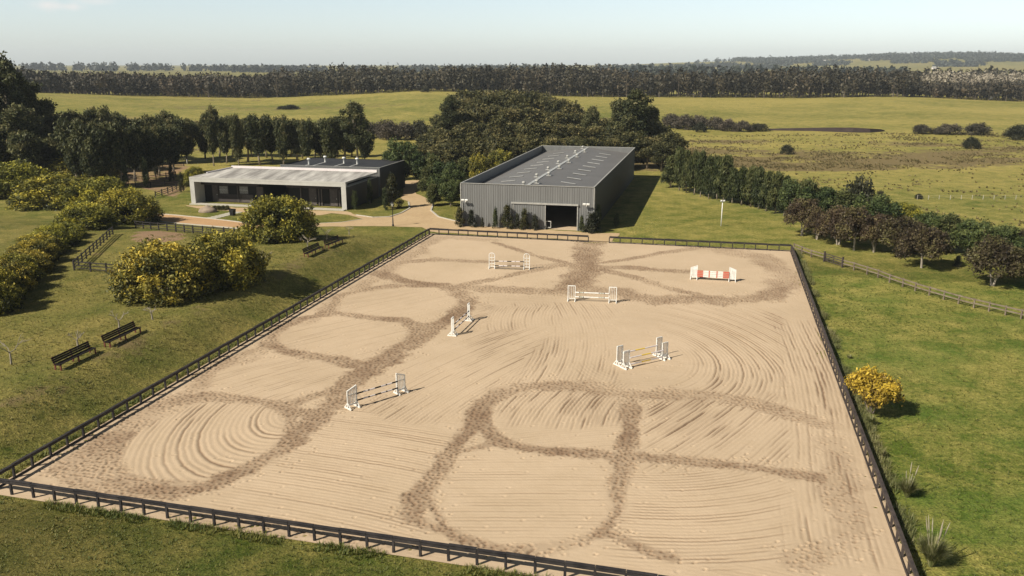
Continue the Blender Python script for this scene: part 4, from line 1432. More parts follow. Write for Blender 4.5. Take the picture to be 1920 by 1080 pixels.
# ================================================================== LAMPS, POLES, SMALL THINGS
p = P(737, 424)
lp = empty('street_lamp', p, 0, 'black lamp post with a white lantern beside the gravel drive', 'street lamp')
m = MB()
m.lathe([(0.16, 0), (0.16, 0.25), (0.10, 0.32), (0.075, 1.2), (0.06, 1.25), (0.055, 2.9), (0.09, 2.95), (0.05, 3.0), (0, 3.0)], n=10)
m.build('post', IRON, lp, True)
m = MB()
m.lathe([(0.10, 3.02), (0.23, 3.45), (0.23, 3.47), (0, 3.47)], n=6)
ln_ = m.build('lantern', GLASS_W, lp)
q = MB()
q.lathe([(0.27, 3.48), (0.14, 3.66), (0.05, 3.72), (0.03, 3.86), (0, 3.86)], n=6)
for k in range(6):
    a_ = k * math.pi / 3
    q.bar((0.11 * math.cos(a_), 0.11 * math.sin(a_), 3.02), (0.235 * math.cos(a_), 0.235 * math.sin(a_), 3.46), 0.02, 0.02)
q.build('lantern_cap', IRON, ln_)
p = P(1352, 424)
fp = empty('floodlight_pole', p, 0, 'slim pale floodlight pole standing alone on the lawn', 'pole')
MB().tube([(0, 0, -0.1), (0, 0, 3.85)], [0.085, 0.06], 10).build('post', WHITE_METAL, fp, True)
for sg in (-1, 1):
    m = MB()
    m.bar((0, 0, 3.72), (0.17 * sg, -0.06, 3.78), 0.05, 0.05)
    m.box((0.20 * sg, -0.1, 3.86), (0.24, 0.2, 0.22), 0, 0, R_(25))
    m.build('lamp_head', WHITE_METAL, fp)
for (px, py, hh, lb) in ((320, 309, 1.9, 'thin white post standing in the shade below the eucalypt row'), (351, 309, 1.2, 'short white post by the eucalypt trunks at the stable corner')):
    p = P(px, py)
    m = MB()
    m.tube([(0, 0, -0.1), (0, 0, hh)], [0.07, 0.06], 8)
    m.lathe([(0.09, 0), (0.09, 0.06), (0, 0.09)], (0, 0, hh), 8)
    o = m.build('marker_post', WHITE_METAL, None, True)
    o.location = p
    tag(o, lb, 'post')
# boulder, bin, stepping stones, low edging plants are with the vegetation
p = P(390, 397.5)
m = MB()
prof = [(0.0, -0.2), (0.95, -0.2), (1.05, 0.15), (0.9, 0.55), (0.55, 0.85), (0.18, 0.98), (0, 0.99)]
m.lathe(prof, n=16)
m.v = [(x * (1.35 + 0.25 * vnoise(x * 1.3 + z, y * 1.3, 1, 2)), y * (0.8 + 0.35 * vnoise(x + 3, y + z * 2, 1.4, 3)), z * (0.85 + 0.35 * float(vnoise(x * 2, y * 2, 1, 4)))) for x, y, z in m.v]
m.v = [tuple(float(k) for k in q) for q in m.v]
o = m.build('boulder', STONE, None, True)
o.location = p
tag(o, 'large tan boulder on the grass before the stable', 'boulder')
p = P(436.5, 404)
bn = empty('litter_bin', p, R_(-20), 'dark open-topped litter bin beside the stepping stones', 'bin')
m = MB()
vs, fs = [], []
for z, k in ((0, 0.30), (1.05, 0.40), (1.05, 0.33), (0.15, 0.25)):
    for x, y in ((-1, -1), (1, -1), (1, 1), (-1, 1)): vs.append((x * k, y * k, z))
for i in range(3):
    for j in range(4):
        a_, b_ = i * 4 + j, i * 4 + (j + 1) % 4
        fs.append((a_, b_, b_ + 4, a_ + 4))
fs += [(3, 2, 1, 0), (12, 13, 14, 15)]
m.add(vs, fs)
m.build('bin_body', IRON, bn)
MB().box((0, 0, 0.0), (0.5, 0.5, 0.06)).build('base', IRON, bn)
for k, (px, py) in enumerate(((398, 408.8), (406, 407.2), (413, 405.6), (420, 404), (426, 402.4), (432, 400.9), (438, 399.4), (444, 398))):
    p = P(px, py)
    m = MB()
    w_ = 0.5
    m.add([(-0.95, -w_ / 2, 0), (0.9, -w_ / 2, 0), (0.95, w_ / 2, 0), (-0.9, w_ / 2, 0), (-0.95, -w_ / 2, 0.06), (0.9, -w_ / 2, 0.06), (0.95, w_ / 2, 0.06), (-0.9, w_ / 2, 0.06)],
          [(3, 2, 1, 0), (4, 5, 6, 7), (0, 1, 5, 4), (1, 2, 6, 5), (2, 3, 7, 6), (3, 0, 4, 7)])
    o = m.build('stepping_stone', SLABM)
    o.location = (p[0], p[1], p[2] + 0.0)
    o.rotation_euler = (0, 0, -AX + R_(rng.normal(0, 3)))
    tag(o, f'pale stepping stone slab on the stable lawn, {ORD[k]} counting from the orange track', 'slab', 'stepping stones across the stable lawn')
# ================================================================== VEGETATION: MATERIALS
BARK = worn('pale_eucalypt_bark', (0.33, 0.28, 0.215), (0.19, 0.15, 0.11), 1.5, 0.85, 0.15, bscale=8)
BARK_D = worn('grey_brown_bark', (0.20, 0.165, 0.13), (0.12, 0.095, 0.075), 1.8, 0.9, 0.15, bscale=9)
BARK_W = worn('bleached_bark', (0.34, 0.295, 0.235), (0.21, 0.175, 0.135), 2.0, 0.9, 0.15, bscale=10)
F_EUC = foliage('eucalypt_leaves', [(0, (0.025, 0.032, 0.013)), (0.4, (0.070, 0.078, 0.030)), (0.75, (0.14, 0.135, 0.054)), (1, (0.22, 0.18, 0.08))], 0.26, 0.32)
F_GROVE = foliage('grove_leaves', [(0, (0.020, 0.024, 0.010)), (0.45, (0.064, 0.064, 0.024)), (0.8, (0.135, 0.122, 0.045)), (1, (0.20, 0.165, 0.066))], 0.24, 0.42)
F_CAS = foliage('casuarina_needles', [(0, (0.020, 0.028, 0.011)), (0.5, (0.060, 0.074, 0.024)), (1, (0.13, 0.135, 0.05))], 0.24)
F_PLUM = foliage('russet_leaves', [(0, (0.030, 0.021, 0.015)), (0.5, (0.070, 0.050, 0.027)), (0.8, (0.108, 0.088, 0.036)), (1, (0.155, 0.135, 0.052))])
F_GREEN = foliage('green_leaves', [(0, (0.018, 0.030, 0.010)), (0.5, (0.052, 0.074, 0.022)), (1, (0.115, 0.135, 0.04))])
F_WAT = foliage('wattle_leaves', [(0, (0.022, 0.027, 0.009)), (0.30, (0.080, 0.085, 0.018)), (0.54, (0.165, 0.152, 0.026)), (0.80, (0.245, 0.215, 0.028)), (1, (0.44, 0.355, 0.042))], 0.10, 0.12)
F_WATY = foliage('flowering_wattle_leaves', [(0, (0.045, 0.034, 0.014)), (0.3, (0.14, 0.094, 0.022)), (0.58, (0.36, 0.255, 0.030)), (1, (0.58, 0.42, 0.05))], 0.22, 0.08)
F_SCRUB = foliage('grey_scrub_leaves', [(0, (0.036, 0.032, 0.024)), (0.5, (0.075, 0.064, 0.046)), (1, (0.125, 0.105, 0.07))])
F_BUSH = foliage('dark_bush_leaves', [(0, (0.016, 0.019, 0.010)), (0.5, (0.034, 0.037, 0.019)), (1, (0.066, 0.062, 0.034))])
F_WOOD = foliage('woodland_leaves', [(0, (0.020, 0.019, 0.012)), (0.5, (0.046, 0.041, 0.024)), (0.85, (0.076, 0.062, 0.035)), (1, (0.11, 0.085, 0.05))], 0.1, 0.0)
F_FARW = foliage('distant_woodland_leaves', [(0, (0.016, 0.022, 0.016)), (0.5, (0.028, 0.036, 0.026)), (1, (0.05, 0.056, 0.04))], 0.0, 0.0)
F_PALE = foliage('bare_pale_twigs', [(0, (0.11, 0.09, 0.068)), (0.5, (0.19, 0.16, 0.122)), (1, (0.29, 0.25, 0.19))], 0.0, 0.0)
F_GRASS = foliage('grass_blades', [(0, (0.045, 0.068, 0.010)), (0.4, (0.082, 0.102, 0.016)), (0.7, (0.175, 0.155, 0.036)), (1, (0.32, 0.26, 0.09))], 0.2, 0.0)
F_PAMP = foliage('pampas_blades', [(0, (0.06, 0.08, 0.022)), (0.5, (0.15, 0.15, 0.05)), (1, (0.42, 0.36, 0.20))], 0.2, 0.0)
F_PLUME = foliage('pampas_plumes', [(0, (0.27, 0.235, 0.16)), (1, (0.42, 0.375, 0.28))], 0.3, 0.0)
F_TUSS = foliage('tussock_blades', [(0, (0.060, 0.054, 0.020)), (0.5, (0.135, 0.108, 0.045)), (1, (0.25, 0.205, 0.09))], 0.1, 0.0)


def unit(n):
    v = rng.normal(size=(n, 3))
    return v / np.linalg.norm(v, axis=1, keepdims=True)


def leaf_quads(pos, nrm, size, aspect=1.7, axis=None):
    """Leaf-shaped quads at pos facing nrm; axis: preferred long direction."""
    n = len(pos)
    ref = unit(n) if axis is None else np.asarray(axis) + 0.35 * rng.normal(size=(n, 3))
    t1 = np.cross(nrm, ref)
    t1 /= np.linalg.norm(t1, axis=1, keepdims=True) + 1e-9
    b = np.cross(nrm, t1)
    sz = size * (0.6 + 0.8 * rng.random((n, 1)))
    L, Wd = b * sz * aspect / 2, t1 * sz / 2
    bend = nrm * sz * 0.18 * rng.normal(size=(n, 1))
    return np.stack([pos - L, pos + Wd + bend - 0.1 * L, pos + L, pos - Wd + bend - 0.1 * L], 1)


def leaf_cloud(clumps, n, size, aspect=1.7, out=0.55, up=0.15, axis=None, tone_spread=0.32, tone_up=0.0, shell=0.55, floor=0.03, spray=7, sp_r=1.3):
    """clumps: (x, y, z, rx, ry, rz, tone). Leaves sit in little sprays, shared out by clump area."""
    c = np.array([q[:3] for q in clumps], float)
    rad = np.array([q[3:6] for q in clumps], float)
    tn = np.array([q[6] for q in clumps], float)
    a = (rad[:, 0] * rad[:, 2]) ** 0.9
    ns = max(8, n // spray)
    k = rng.choice(len(clumps), ns, p=a / a.sum())
    d = unit(ns)
    u = shell + (1.05 - shell) * rng.random((ns, 1)) ** 0.7
    cen_ = c[k] + d * rad[k] * u
    st_ = tn[k] + tone_spread * rng.normal(size=ns) * 0.6 + tone_up * d[:, 2]  # tone_up makes clump tops lighter: sunlight put into the leaf colour
    sn = d * out + unit(ns) * (1 - out) + np.array([0, 0, up])
    j = np.repeat(np.arange(ns), spray)
    pos = cen_[j] + rng.normal(size=(ns * spray, 3)) * size * sp_r
    nr = sn[j] + 0.75 * unit(ns * spray)
    nr /= np.linalg.norm(nr, axis=1, keepdims=True)
    tone = st_[j] + 0.10 * rng.normal(size=ns * spray)
    ok = pos[:, 2] > floor
    ax = None if axis is None else np.tile(np.array(axis, float), (int(ok.sum()), 1))
    return leaf_quads(pos[ok], nr[ok], size, aspect, ax), np.clip(tone[ok], 0, 1)


def crown_mesh(name, parts, mat):
    v = np.concatenate([p[0] for p in parts])
    tone = np.concatenate([p[1] for p in parts])
    return quads_mesh(name, v, [mat], None, tone)


def limbs(m, base, tips, r0, n=6, sag=0.0):
    base = np.array(base, float)
    for tpt, r in tips:
        tpt = np.array(tpt, float)
        pts = []
        for f in (0, 0.35, 0.7, 1.0):
            q = base + (tpt - base) * f
            q = q + np.array([0, 0, sag * math.sin(math.pi * f)]) + rng.normal(0, 0.03, 3) * np.linalg.norm(tpt - base) * (0 < f < 1)
            pts.append(q)
        m.tube(pts, [r, r * 0.75, r * 0.5, r * 0.22], n, cap=False)


def trunk_mesh(name, h, r, lean, tips, fork, mat, n=8):
    """Tapered trunk to height h with limbs from the fork heights to the crown clumps."""
    m = MB()
    pts, rad = [], []
    for f in np.linspace(0, 1, 6):
        pts.append((lean[0] * f + 0.02 * h * math.sin(5 * f + lean[0]), lean[1] * f + 0.02 * h * math.cos(4 * f), h * f - 0.15 * (f == 0)))
        rad.append(r * (1.25 if f == 0 else (1 - 0.78 * f)))
    m.tube(pts, rad, n)
    for tpt in tips:
        k = min(0.95, max(fork, (tpt[2] - abs(tpt[0]) * 0.5 - abs(tpt[1]) * 0.3) / h * 0.8))
        i = k * 5
        a = np.array(pts[int(i)]) + (np.array(pts[min(5, int(i) + 1)]) - np.array(pts[int(i)])) * (i - int(i))
        limbs(m, a, [(tpt, r * 0.42 * (1 - k * 0.5))], r)
    return m.mesh(name, mat, True)


KIND = {}


def variant(kind, crown, trunk, w, h):
    KIND.setdefault(kind, []).append((crown, trunk, w, h))


def dome_clumps(w, h, n, r, z0, flat=0.75, tone=(0.3, 0.6), egg=1.0, fill=0.35):
    out = []
    for i in range(n):
        a = 2.399963 * i + rng.random() * 0.6
        f = (i + 0.5) / n
        el = math.acos(1 - f * 1.0)
        rr_ = math.sin(el) ** egg
        x, y = math.cos(a) * rr_ * (w / 2 - r * 0.8), math.sin(a) * rr_ * (w / 2 - r * 0.8)
        z = z0 + (h - z0 - r * 0.8) * math.cos(el)
        k = r * (0.5 + 0.85 * rng.random())
        out.append((x + rng.normal(0, 0.28 * r), y + rng.normal(0, 0.28 * r), z + rng.normal(0, 0.30 * r), k, k, k * flat, rng.uniform(*tone)))
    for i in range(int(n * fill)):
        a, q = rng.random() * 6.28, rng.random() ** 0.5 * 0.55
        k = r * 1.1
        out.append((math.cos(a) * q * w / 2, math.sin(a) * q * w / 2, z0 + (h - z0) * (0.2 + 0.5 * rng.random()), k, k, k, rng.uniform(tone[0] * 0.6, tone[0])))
    return out


# --- tall open eucalypts (h 20)
for v in range(4):
    h = 20.0
    cl, tips = [], []
    for i in range(15):
        f = 0.42 + 0.58 * (i / 14)
        a = 2.4 * i + rng.random()
        q = (3.4 - 2.6 * max(0, f - 0.62) / 0.38) * (0.45 + 0.6 * rng.random())
        c = (math.cos(a) * q, math.sin(a) * q, h * f - 1.2)
        k = rng.uniform(1.1, 1.9)
        cl.append((*c, k, k, k * 0.72, rng.uniform(0.25, 0.65)))
        for _ in range(2): cl.append((c[0] + rng.normal(0, 1.0), c[1] + rng.normal(0, 1.0), c[2] - rng.uniform(0.2, 1.4), k * 0.55, k * 0.55, k * 0.5, rng.uniform(0.15, 0.5)))
        tips.append(c)
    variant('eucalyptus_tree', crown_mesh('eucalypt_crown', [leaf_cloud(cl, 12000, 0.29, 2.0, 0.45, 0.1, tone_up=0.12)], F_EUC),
            trunk_mesh('eucalypt_trunk', h * 0.9, 0.36, (rng.normal(0, 0.5), rng.normal(0, 0.5)), tips, 0.35, BARK), 8.6, h)
# --- row eucalypts with an egg-shaped head (h 12)
for v in range(4):
    h, w = 12.0, 6.0
    cl = []
    for i in range(32):
        f = (i + 0.5) / 32
        a = 2.4 * i + rng.random()
        rad = (w / 2) * math.sin(math.pi * (0.10 + 0.85 * (1 - f)) ** 0.72) * rng.uniform(0.55, 0.95)
        z = h * (0.30 + 0.66 * f)
        k = rng.uniform(0.42, 0.95)
        cl.append((math.cos(a) * rad * rng.uniform(.5, 1), math.sin(a) * rad * rng.uniform(.5, 1), z - (v % 2) * 0.10 * h * (1 - f), k, k, k * 1.15, rng.uniform(0.15, 0.65)))
    cl += [(0, 0, h * 0.5, 1.3, 1.3, 2.5, 0.2), (0, 0, h * 0.72, 1.2, 1.2, 2.0, 0.3)]
    variant('row_eucalypt', crown_mesh('row_eucalypt_crown', [leaf_cloud(cl, 9000, 0.24, 2.2, 0.45, 0.05, (0, 0, 1), tone_up=0.1)], F_EUC),
            trunk_mesh('row_eucalypt_trunk', h * 0.8, 0.21, (rng.normal(0, 0.4), rng.normal(0, 0.3)), [q[:3] for q in cl[:9]], 0.25, BARK), w, h)
# --- grove eucalypts: broader, browner heads (h 13)
for v in range(5):
    h, w = 13.0, 8.5
    cl = dome_clumps(w, h, 17, 1.35, h * 0.36, 0.72, (0.25, 0.72), 0.9)
    for i in range(6):
        a = rng.random() * 6.28
        cl.append((math.cos(a) * w * 0.36, math.sin(a) * w * 0.36, h * rng.uniform(0.22, 0.4), 1.1, 1.1, 1.0, rng.uniform(0.15, 0.5)))
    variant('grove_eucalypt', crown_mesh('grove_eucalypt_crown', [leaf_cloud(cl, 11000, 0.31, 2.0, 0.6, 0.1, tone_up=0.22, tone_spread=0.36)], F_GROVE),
            trunk_mesh('grove_eucalypt_trunk', h * 0.85, 0.3, (rng.normal(0, 0.5), rng.normal(0, 0.4)), [q[:3] for q in cl[:10]], 0.2, BARK), w, h)
# --- casuarinas: feathery cones (h 9)
for v in range(4):
    h, w = 9.0, 3.9
    cl = []
    for i in range(26):
        f = (i + 0.5) / 26
        a = 2.4 * i + rng.random()
        rad = (w / 2) * (1 - f) ** 0.75 * rng.uniform(0.35, 0.9)
        cl.append((math.cos(a) * rad, math.sin(a) * rad, h * (0.22 + 0.70 * f), 0.42, 0.42, 0.95, rng.uniform(0.2, 0.75)))
    for i in range(7):
        a = rng.random() * 6.28
        cl.append((math.cos(a) * 0.7, math.sin(a) * 0.7, h * rng.uniform(0.70, 0.92), 0.16, 0.16, 0.95, rng.uniform(0.4, 0.85)))
    cl.append((0, 0, h * 0.42, 0.85, 0.85, h * 0.26, 0.2))
    cl.append((0, 0, h * 0.92, 0.16, 0.16, 0.85, 0.6))
    variant('casuarina_tree', crown_mesh('casuarina_crown', [leaf_cloud(cl, 7500, 0.135, 5.0, 0.35, 0.0, (0, 0, 1), tone_up=0.1)], F_CAS),
            trunk_mesh('casuarina_trunk', h * 0.7, 0.13, (rng.normal(0, 0.1), rng.normal(0, 0.1)), [], 0.3, BARK), w, h)
# --- round-headed russet trees on short forked trunks (h 5.5)
for v in range(4):
    h, w = 5.5, 6.0
    cl = dome_clumps(w, h, 26, 0.78, h * 0.40, 0.85, (0.25, 0.75), 1.0, 0.25)
    m = MB()
    for i in range(rng.integers(2, 4)):
        a = rng.random() * 6.28
        b0 = (math.cos(a) * 0.12, math.sin(a) * 0.12, -0.1)
        k1 = (math.cos(a) * 0.6, math.sin(a) * 0.6, 1.7)
        m.tube([b0, (b0[0] * 2, b0[1] * 2, 0.7), k1], [0.15, 0.12, 0.09], 7, cap=False)
        limbs(m, k1, [(cl[j][:3], 0.07) for j in rng.choice(24, 6, replace=False)], 0.07)
    variant('round_headed_tree', crown_mesh('round_headed_crown', [leaf_cloud(cl, 8500, 0.15, 2.0, 0.45, 0.12, tone_up=0.16)], F_PLUM), m.mesh('round_headed_trunk', BARK_W, True), w, h)
# --- bright green trees (h 6)
for v in range(4):
    h, w = 6.0, 4.6
    cl = []
    for i in range(24):
        f = (i + 0.5) / 24
        a = 2.4 * i + rng.random()
        rad = (w / 2) * math.sin(math.pi * (0.22 + 0.75 * (1 - f))) * 0.85
        k = rng.uniform(0.5, 0.8)
        cl.append((math.cos(a) * rad, math.sin(a) * rad, h * (0.26 + 0.68 * f), k, k, k * 0.85, rng.uniform(0.2, 0.75)))
    cl.append((0, 0, h * 0.55, 0.9, 0.9, 1.6, 0.15))
    tm_ = [leaf_cloud(cl, 7500, 0.155, 1.9, 0.5, 0.15, tone_up=0.14)]
    variant('yellow_tree', crown_mesh('yellow_tree_crown', tm_, F_WAT), None, w, h)
    variant('green_tree', crown_mesh('green_tree_crown', tm_, F_GREEN),
            trunk_mesh('green_tree_trunk', h * 0.7, 0.14, (rng.normal(0, 0.2), rng.normal(0, 0.2)), [q[:3] for q in cl[:7]], 0.2, BARK), w, h)
# --- wattles: flowering domes down to the grass (w 10, h 6.5)
for v in range(4):
    h, w = 6.5, 10.0
    cl = dome_clumps(w, h, 46, 1.15, 0.5, 0.85, (0.30, 0.80), 0.95, 0.2)
    low = []
    for i in range(16):
        a = 6.283 * i / 16 + rng.random() * 0.3
        low.append((math.cos(a) * w * 0.43, math.sin(a) * w * 0.43, rng.uniform(0.5, 1.5), 0.8, 0.8, 0.8, rng.uniform(0.1, 0.5)))
    m = MB()
    for i in range(5):
        a = i * 1.3
        limbs(m, (0.2 * math.cos(a), 0.2 * math.sin(a), -0.1), [((1.8 * math.cos(a), 1.8 * math.sin(a), 3.6), 0.14)], 0.1)
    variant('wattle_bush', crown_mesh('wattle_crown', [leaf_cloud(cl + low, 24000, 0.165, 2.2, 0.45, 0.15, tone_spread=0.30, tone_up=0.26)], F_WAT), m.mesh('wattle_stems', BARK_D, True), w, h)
for v in range(1):
    h, w = 3.4, 3.8
    cl = dome_clumps(w, h, 24, 0.5, 1.45, 0.8, (0.3, 0.85), 0.8, 0.1)
    m = MB()
    for i in range(5):
        a = i * 1.3
        limbs(m, (0.1 * math.cos(a), 0.1 * math.sin(a), -0.1), [((0.9 * math.cos(a), 0.9 * math.sin(a), 1.9), 0.06)], 0.06)
    variant('yellow_wattle', crown_mesh('yellow_wattle_crown', [leaf_cloud(cl, 7500, 0.10, 2.4, 0.45, 0.15, tone_spread=0.4, tone_up=0.2)], F_WATY), m.mesh('yellow_wattle_stems', BARK_D, True), w, h)
# --- saplings (h 3.4)
for v in range(3):
    h, w = 3.4, 1.8
    cl = []
    for i in range(14):
        f = (i + 0.5) / 14
        a = 2.4 * i + rng.random()
        rad = (w / 2) * (1 - f * 0.85) * rng.uniform(0.3, 0.8)
        cl.append((math.cos(a) * rad, math.sin(a) * rad, h * (0.10 + 0.80 * f), 0.26, 0.26, 0.42, rng.uniform(0.2, 0.7)))
    for mat_, nm in ((F_CAS, 'feathery_sapling'), (F_BUSH, 'dark_sapling'), (F_GROVE, 'brown_sapling')):
        variant(nm, crown_mesh('sapling_crown', [leaf_cloud(cl, 1800, 0.085, 3.2, 0.4, 0.1, (0, 0, 1))], mat_), trunk_mesh('sapling_stem', h * 0.8, 0.05, (0.05, 0.0), [], 0.3, BARK_D), w, h)
# --- field bushes (w 5, h 3.4)
for v in range(3):
    h, w = 3.4, 5.0
    cl = dome_clumps(w, h, 18, 0.8, 0.5, 0.8, (0.2, 0.7), 0.9, 0.3)
    for mat_, nm in ((F_BUSH, 'dark_bush'), (F_SCRUB, 'grey_bush')):
        m = MB()
        for i in range(4): limbs(m, (0, 0, -0.1), [((math.cos(i * 1.6), math.sin(i * 1.6), 1.9), 0.08)], 0.08)
        variant(nm, crown_mesh('bush_crown', [leaf_cloud(cl, 4200, 0.17, 1.9, 0.45, 0.15, tone_up=0.12)], mat_), m.mesh('bush_stems', BARK_D, True), w, h)

_cnt = {}


def plant(kind, p, h, w, label, cat, group=None, v=None, name=None):
    i = _cnt.get(kind, 0)
    _cnt[kind] = i + 1
    cr, tr, w0, h0 = KIND[kind][(i * 7 + i // 3) % len(KIND[kind]) if v is None else v]
    root = empty(name or {'row_eucalypt': 'eucalyptus_tree', 'grove_eucalypt': 'eucalyptus_tree'}.get(kind, kind), (p[0], p[1], p[2] if len(p) > 2 else float(Z(p[0], p[1]))), rng.random() * 6.28, label, cat, group)
    root.scale = (w / w0, w / w0 * rng.uniform(0.9, 1.1), h / h0)
    if tr is not None: link('trunk', tr, root)
    link('crown', cr, root)
    return root


def at_px(px, D):
    x = (px - 960) / F * (D * CP + CH * SP)
    return np.array([x, D, float(Z(x, D))])


def up_to(p, ty): return max(1.0, top_z(p, ty) - p[2])


# ================================================================== TREES AND BUSHES, ONE BY ONE
# wattles: (px of middle, row of the front foot, top row, width in px, label)
WATT = [
    (150, 347, 291, 132, 'tallest wattle of the hillside clump, farthest back against the dark eucalypts'),
    (28, 372, 304, 140, 'broad wattle of the hillside clump where the mown lawn begins'),
    (112, 392, 327, 150, 'wide yellow wattle in the middle of the hillside clump'),
    (188, 396, 333, 128, 'wattle of the hillside clump facing the shaded paddocks'),
    (238, 422, 354, 112, 'wattle of the hillside clump that shades the orange sand track'),
    (165, 432, 381, 104, 'lowest wattle of the hillside clump, above the small black fence'),
    (312, 572, 456, 178, 'big near wattle spilling over the end of the black paddock fence'),
    (420, 545, 434, 146, 'dark-sided wattle between the near big one and the track-side one'),
    (524, 455, 366, 142, 'big round wattle standing between the stable lawn and the benches'),
]
for i in range(9):
    f = i / 8
    WATT.append((112 - 136 * f + rng.normal(0, 3), 452 + 142 * f ** 1.1, 418 + 96 * f ** 1.12 + rng.normal(0, 3), 76 + 26 * f, f'low wattle of the hedge, {ORD[i]} going down from the hillside clump'))
for px, by, ty, w, lb in WATT:
    p = P(px, by)
    k = px_m(p)
    R = w / k / 2
    back = p[:2] / np.linalg.norm(p[:2]) * R * 0.80
    q = np.array([p[0] + back[0], p[1] + back[1]])
    q = np.array([q[0], q[1], float(Z(*q))])
    plant('wattle_bush', q, up_to(q, ty) * 1.02, 2 * R * 1.05 * (q[1] / p[1]), lb, 'wattle', 'flowering wattles on the hillside')
p = P(366, 321)
plant('wattle_bush', at_px(366, 172), up_to(at_px(366, 172), 312), 4.5, 'small yellow wattle peeping over the stable roof corner', 'wattle', 'flowering wattles on the hillside')
p = P(1640, 782)
plant('yellow_wattle', p + np.array([0.05, 0.7, 0]), 3.15, 3.6, 'golden flowering wattle bush beside the paddock side of the arena fence', 'wattle')

# tall dark eucalypts at the edge of the picture
for px, D, ty, w, lb in [(35, 186, 101, 11, 'tallest dark eucalypt, its flat top standing above the horizon'), (-12, 180, 122, 10, 'dark eucalypt cut by the picture edge beside the tallest one'),
                         (66, 192, 150, 9, 'dark eucalypt just below the tallest one, toward the stable'), (95, 196, 186, 9, 'dark eucalypt with drooping head on the downhill shoulder of the tall group'), (12, 200, 160, 10, 'dark eucalypt behind the tallest one'),
                         (-40, 196, 150, 11, 'outermost dark eucalypt of the tall group'), (48, 178, 196, 9, 'lower dark eucalypt in front of the tallest one')]:
    p = at_px(px, D)
    plant('eucalyptus_tree', p, up_to(p, ty), w, lb, 'tree', 'tall dark eucalypts above the wattles')
# dark belt from there to the stable
i = 0
for px, D, ty, w in [(120, 206, 215, 8), (148, 200, 210, 7), (170, 212, 226, 7), (198, 203, 203, 7), (222, 214, 214, 7), (246, 206, 222, 7), (268, 218, 226, 7), (290, 208, 218, 7), (312, 216, 212, 7), (330, 209, 222, 6.5), (352, 215, 226, 6.5), (135, 190, 232, 7), (182, 192, 236, 7), (232, 194, 246, 7), (85, 186, 236, 8), (20, 176, 240, 8), (-20, 172, 235, 8), (60, 172, 250, 8), (105, 178, 256, 7), (150, 182, 262, 7)]:
    p = at_px(px, D)
    plant('row_eucalypt', p, up_to(p, ty), w * 1.05, f'dark leafy eucalypt, {ORD[i]} in the shaded belt between tall group and stable', 'tree', 'eucalypts of the dark belt')
    i += 1
for px, D, ty, w in [(150, 168, 226, 7), (178, 166, 232, 6.5), (204, 170, 234, 6.5), (228, 174, 230, 6.5), (252, 178, 236, 6), (276, 182, 240, 6), (300, 186, 236, 6), (326, 190, 238, 6)]:
    p = at_px(px, D)
    plant('row_eucalypt', p, up_to(p, ty), w, f'dark leafy eucalypt, {ORD[i]} in the shaded belt between tall group and stable', 'tree', 'eucalypts of the dark belt')
    i += 1
for i, (px, D, ty, w) in enumerate([(386, 222, 226, 5.6), (412, 226, 222, 6), (436, 224, 228, 6), (474, 226, 224, 6.4), (500, 224, 230, 6), (545, 226, 228, 6), (566, 222, 234, 5.6), (590, 226, 232, 6), (634, 224, 234, 6), (658, 226, 232, 6)]):
    p = at_px(px, D)
    plant('row_eucalypt', p, up_to(p, ty), w, f'eucalypt half hidden in the second rank behind the stable, {ORD[i]} counting toward the drive', 'tree', 'eucalypt row behind the stable')
for i, (px, D, ty, w) in enumerate([(402, 205, 203, 6.6), (424, 211, 212, 6), (447, 206, 216, 6.4), (466, 213, 224, 5.6), (488, 207, 210, 6.6), (512, 212, 222, 6), (533, 207, 214, 6.2), (556, 210, 226, 6), (577, 206, 216, 6.6), (600, 213, 228, 6), (622, 206, 219, 7), (645, 209, 222, 7), (686, 206, 240, 6)]):
    p = at_px(px, D)
    plant('eucalyptus_tree' if i % 4 == 3 else 'row_eucalypt', p, up_to(p, ty) * rng.uniform(0.9, 1.05), w * (1.15 if i % 4 == 3 else rng.uniform(0.62, 1.05)), f'row eucalypt with pale trunk behind the stable, {ORD[i]} counting toward the drive', 'tree', 'eucalypt row behind the stable')
p = at_px(668, 207)
plant('eucalyptus_tree', p, up_to(p, 190), 7.5, 'tallest ragged eucalypt of the row behind the stable', 'tree', 'eucalypt row behind the stable')
for px, D, ty, w, lb, kd in [(757, 172, 264, 6, 'round dark green tree beside the far drive behind the shed', 'green_tree'), (733, 180, 284, 4, 'low dark tree behind the shed corner', 'green_tree'),
                             (845, 235, 178, 8, 'lone tall open eucalypt rising at the stable side of the grove', 'eucalyptus_tree'), (822, 228, 214, 6, 'slim open eucalypt beside the lone tall one', 'eucalyptus_tree')]:
    p = at_px(px, D)
    plant(kd, p, up_to(p, ty), w, lb, 'tree')

# the grove behind the barn, row by row
ROWS = [
    ('farthest', 300, [(895, 164), (925, 160), (955, 162), (985, 166), (1012, 172), (1040, 182), (870, 176)], 11),
    ('fourth', 268, [(880, 184), (915, 176), (948, 178), (980, 180), (1012, 184), (1042, 190), (1070, 198)], 10),
    ('third', 240, [(862, 205), (890, 198), (922, 196), (955, 198), (988, 200), (1020, 203), (1052, 208), (1082, 206), (1135, 216), (1232, 226)], 9),
    ('second', 216, [(812, 246), (838, 240), (868, 232), (898, 226), (930, 224), (962, 226), (996, 226), (1030, 228), (1062, 232), (1094, 236), (1128, 232), (1160, 226), (1200, 222), (1232, 234), (1252, 248)], 8),
    ('nearest', 196, [(800, 262), (830, 262), (862, 258), (894, 256), (928, 254), (962, 254), (998, 252), (1034, 252), (1070, 254), (1106, 256), (1142, 254), (1176, 250), (1212, 252), (1244, 262)], 7),
]
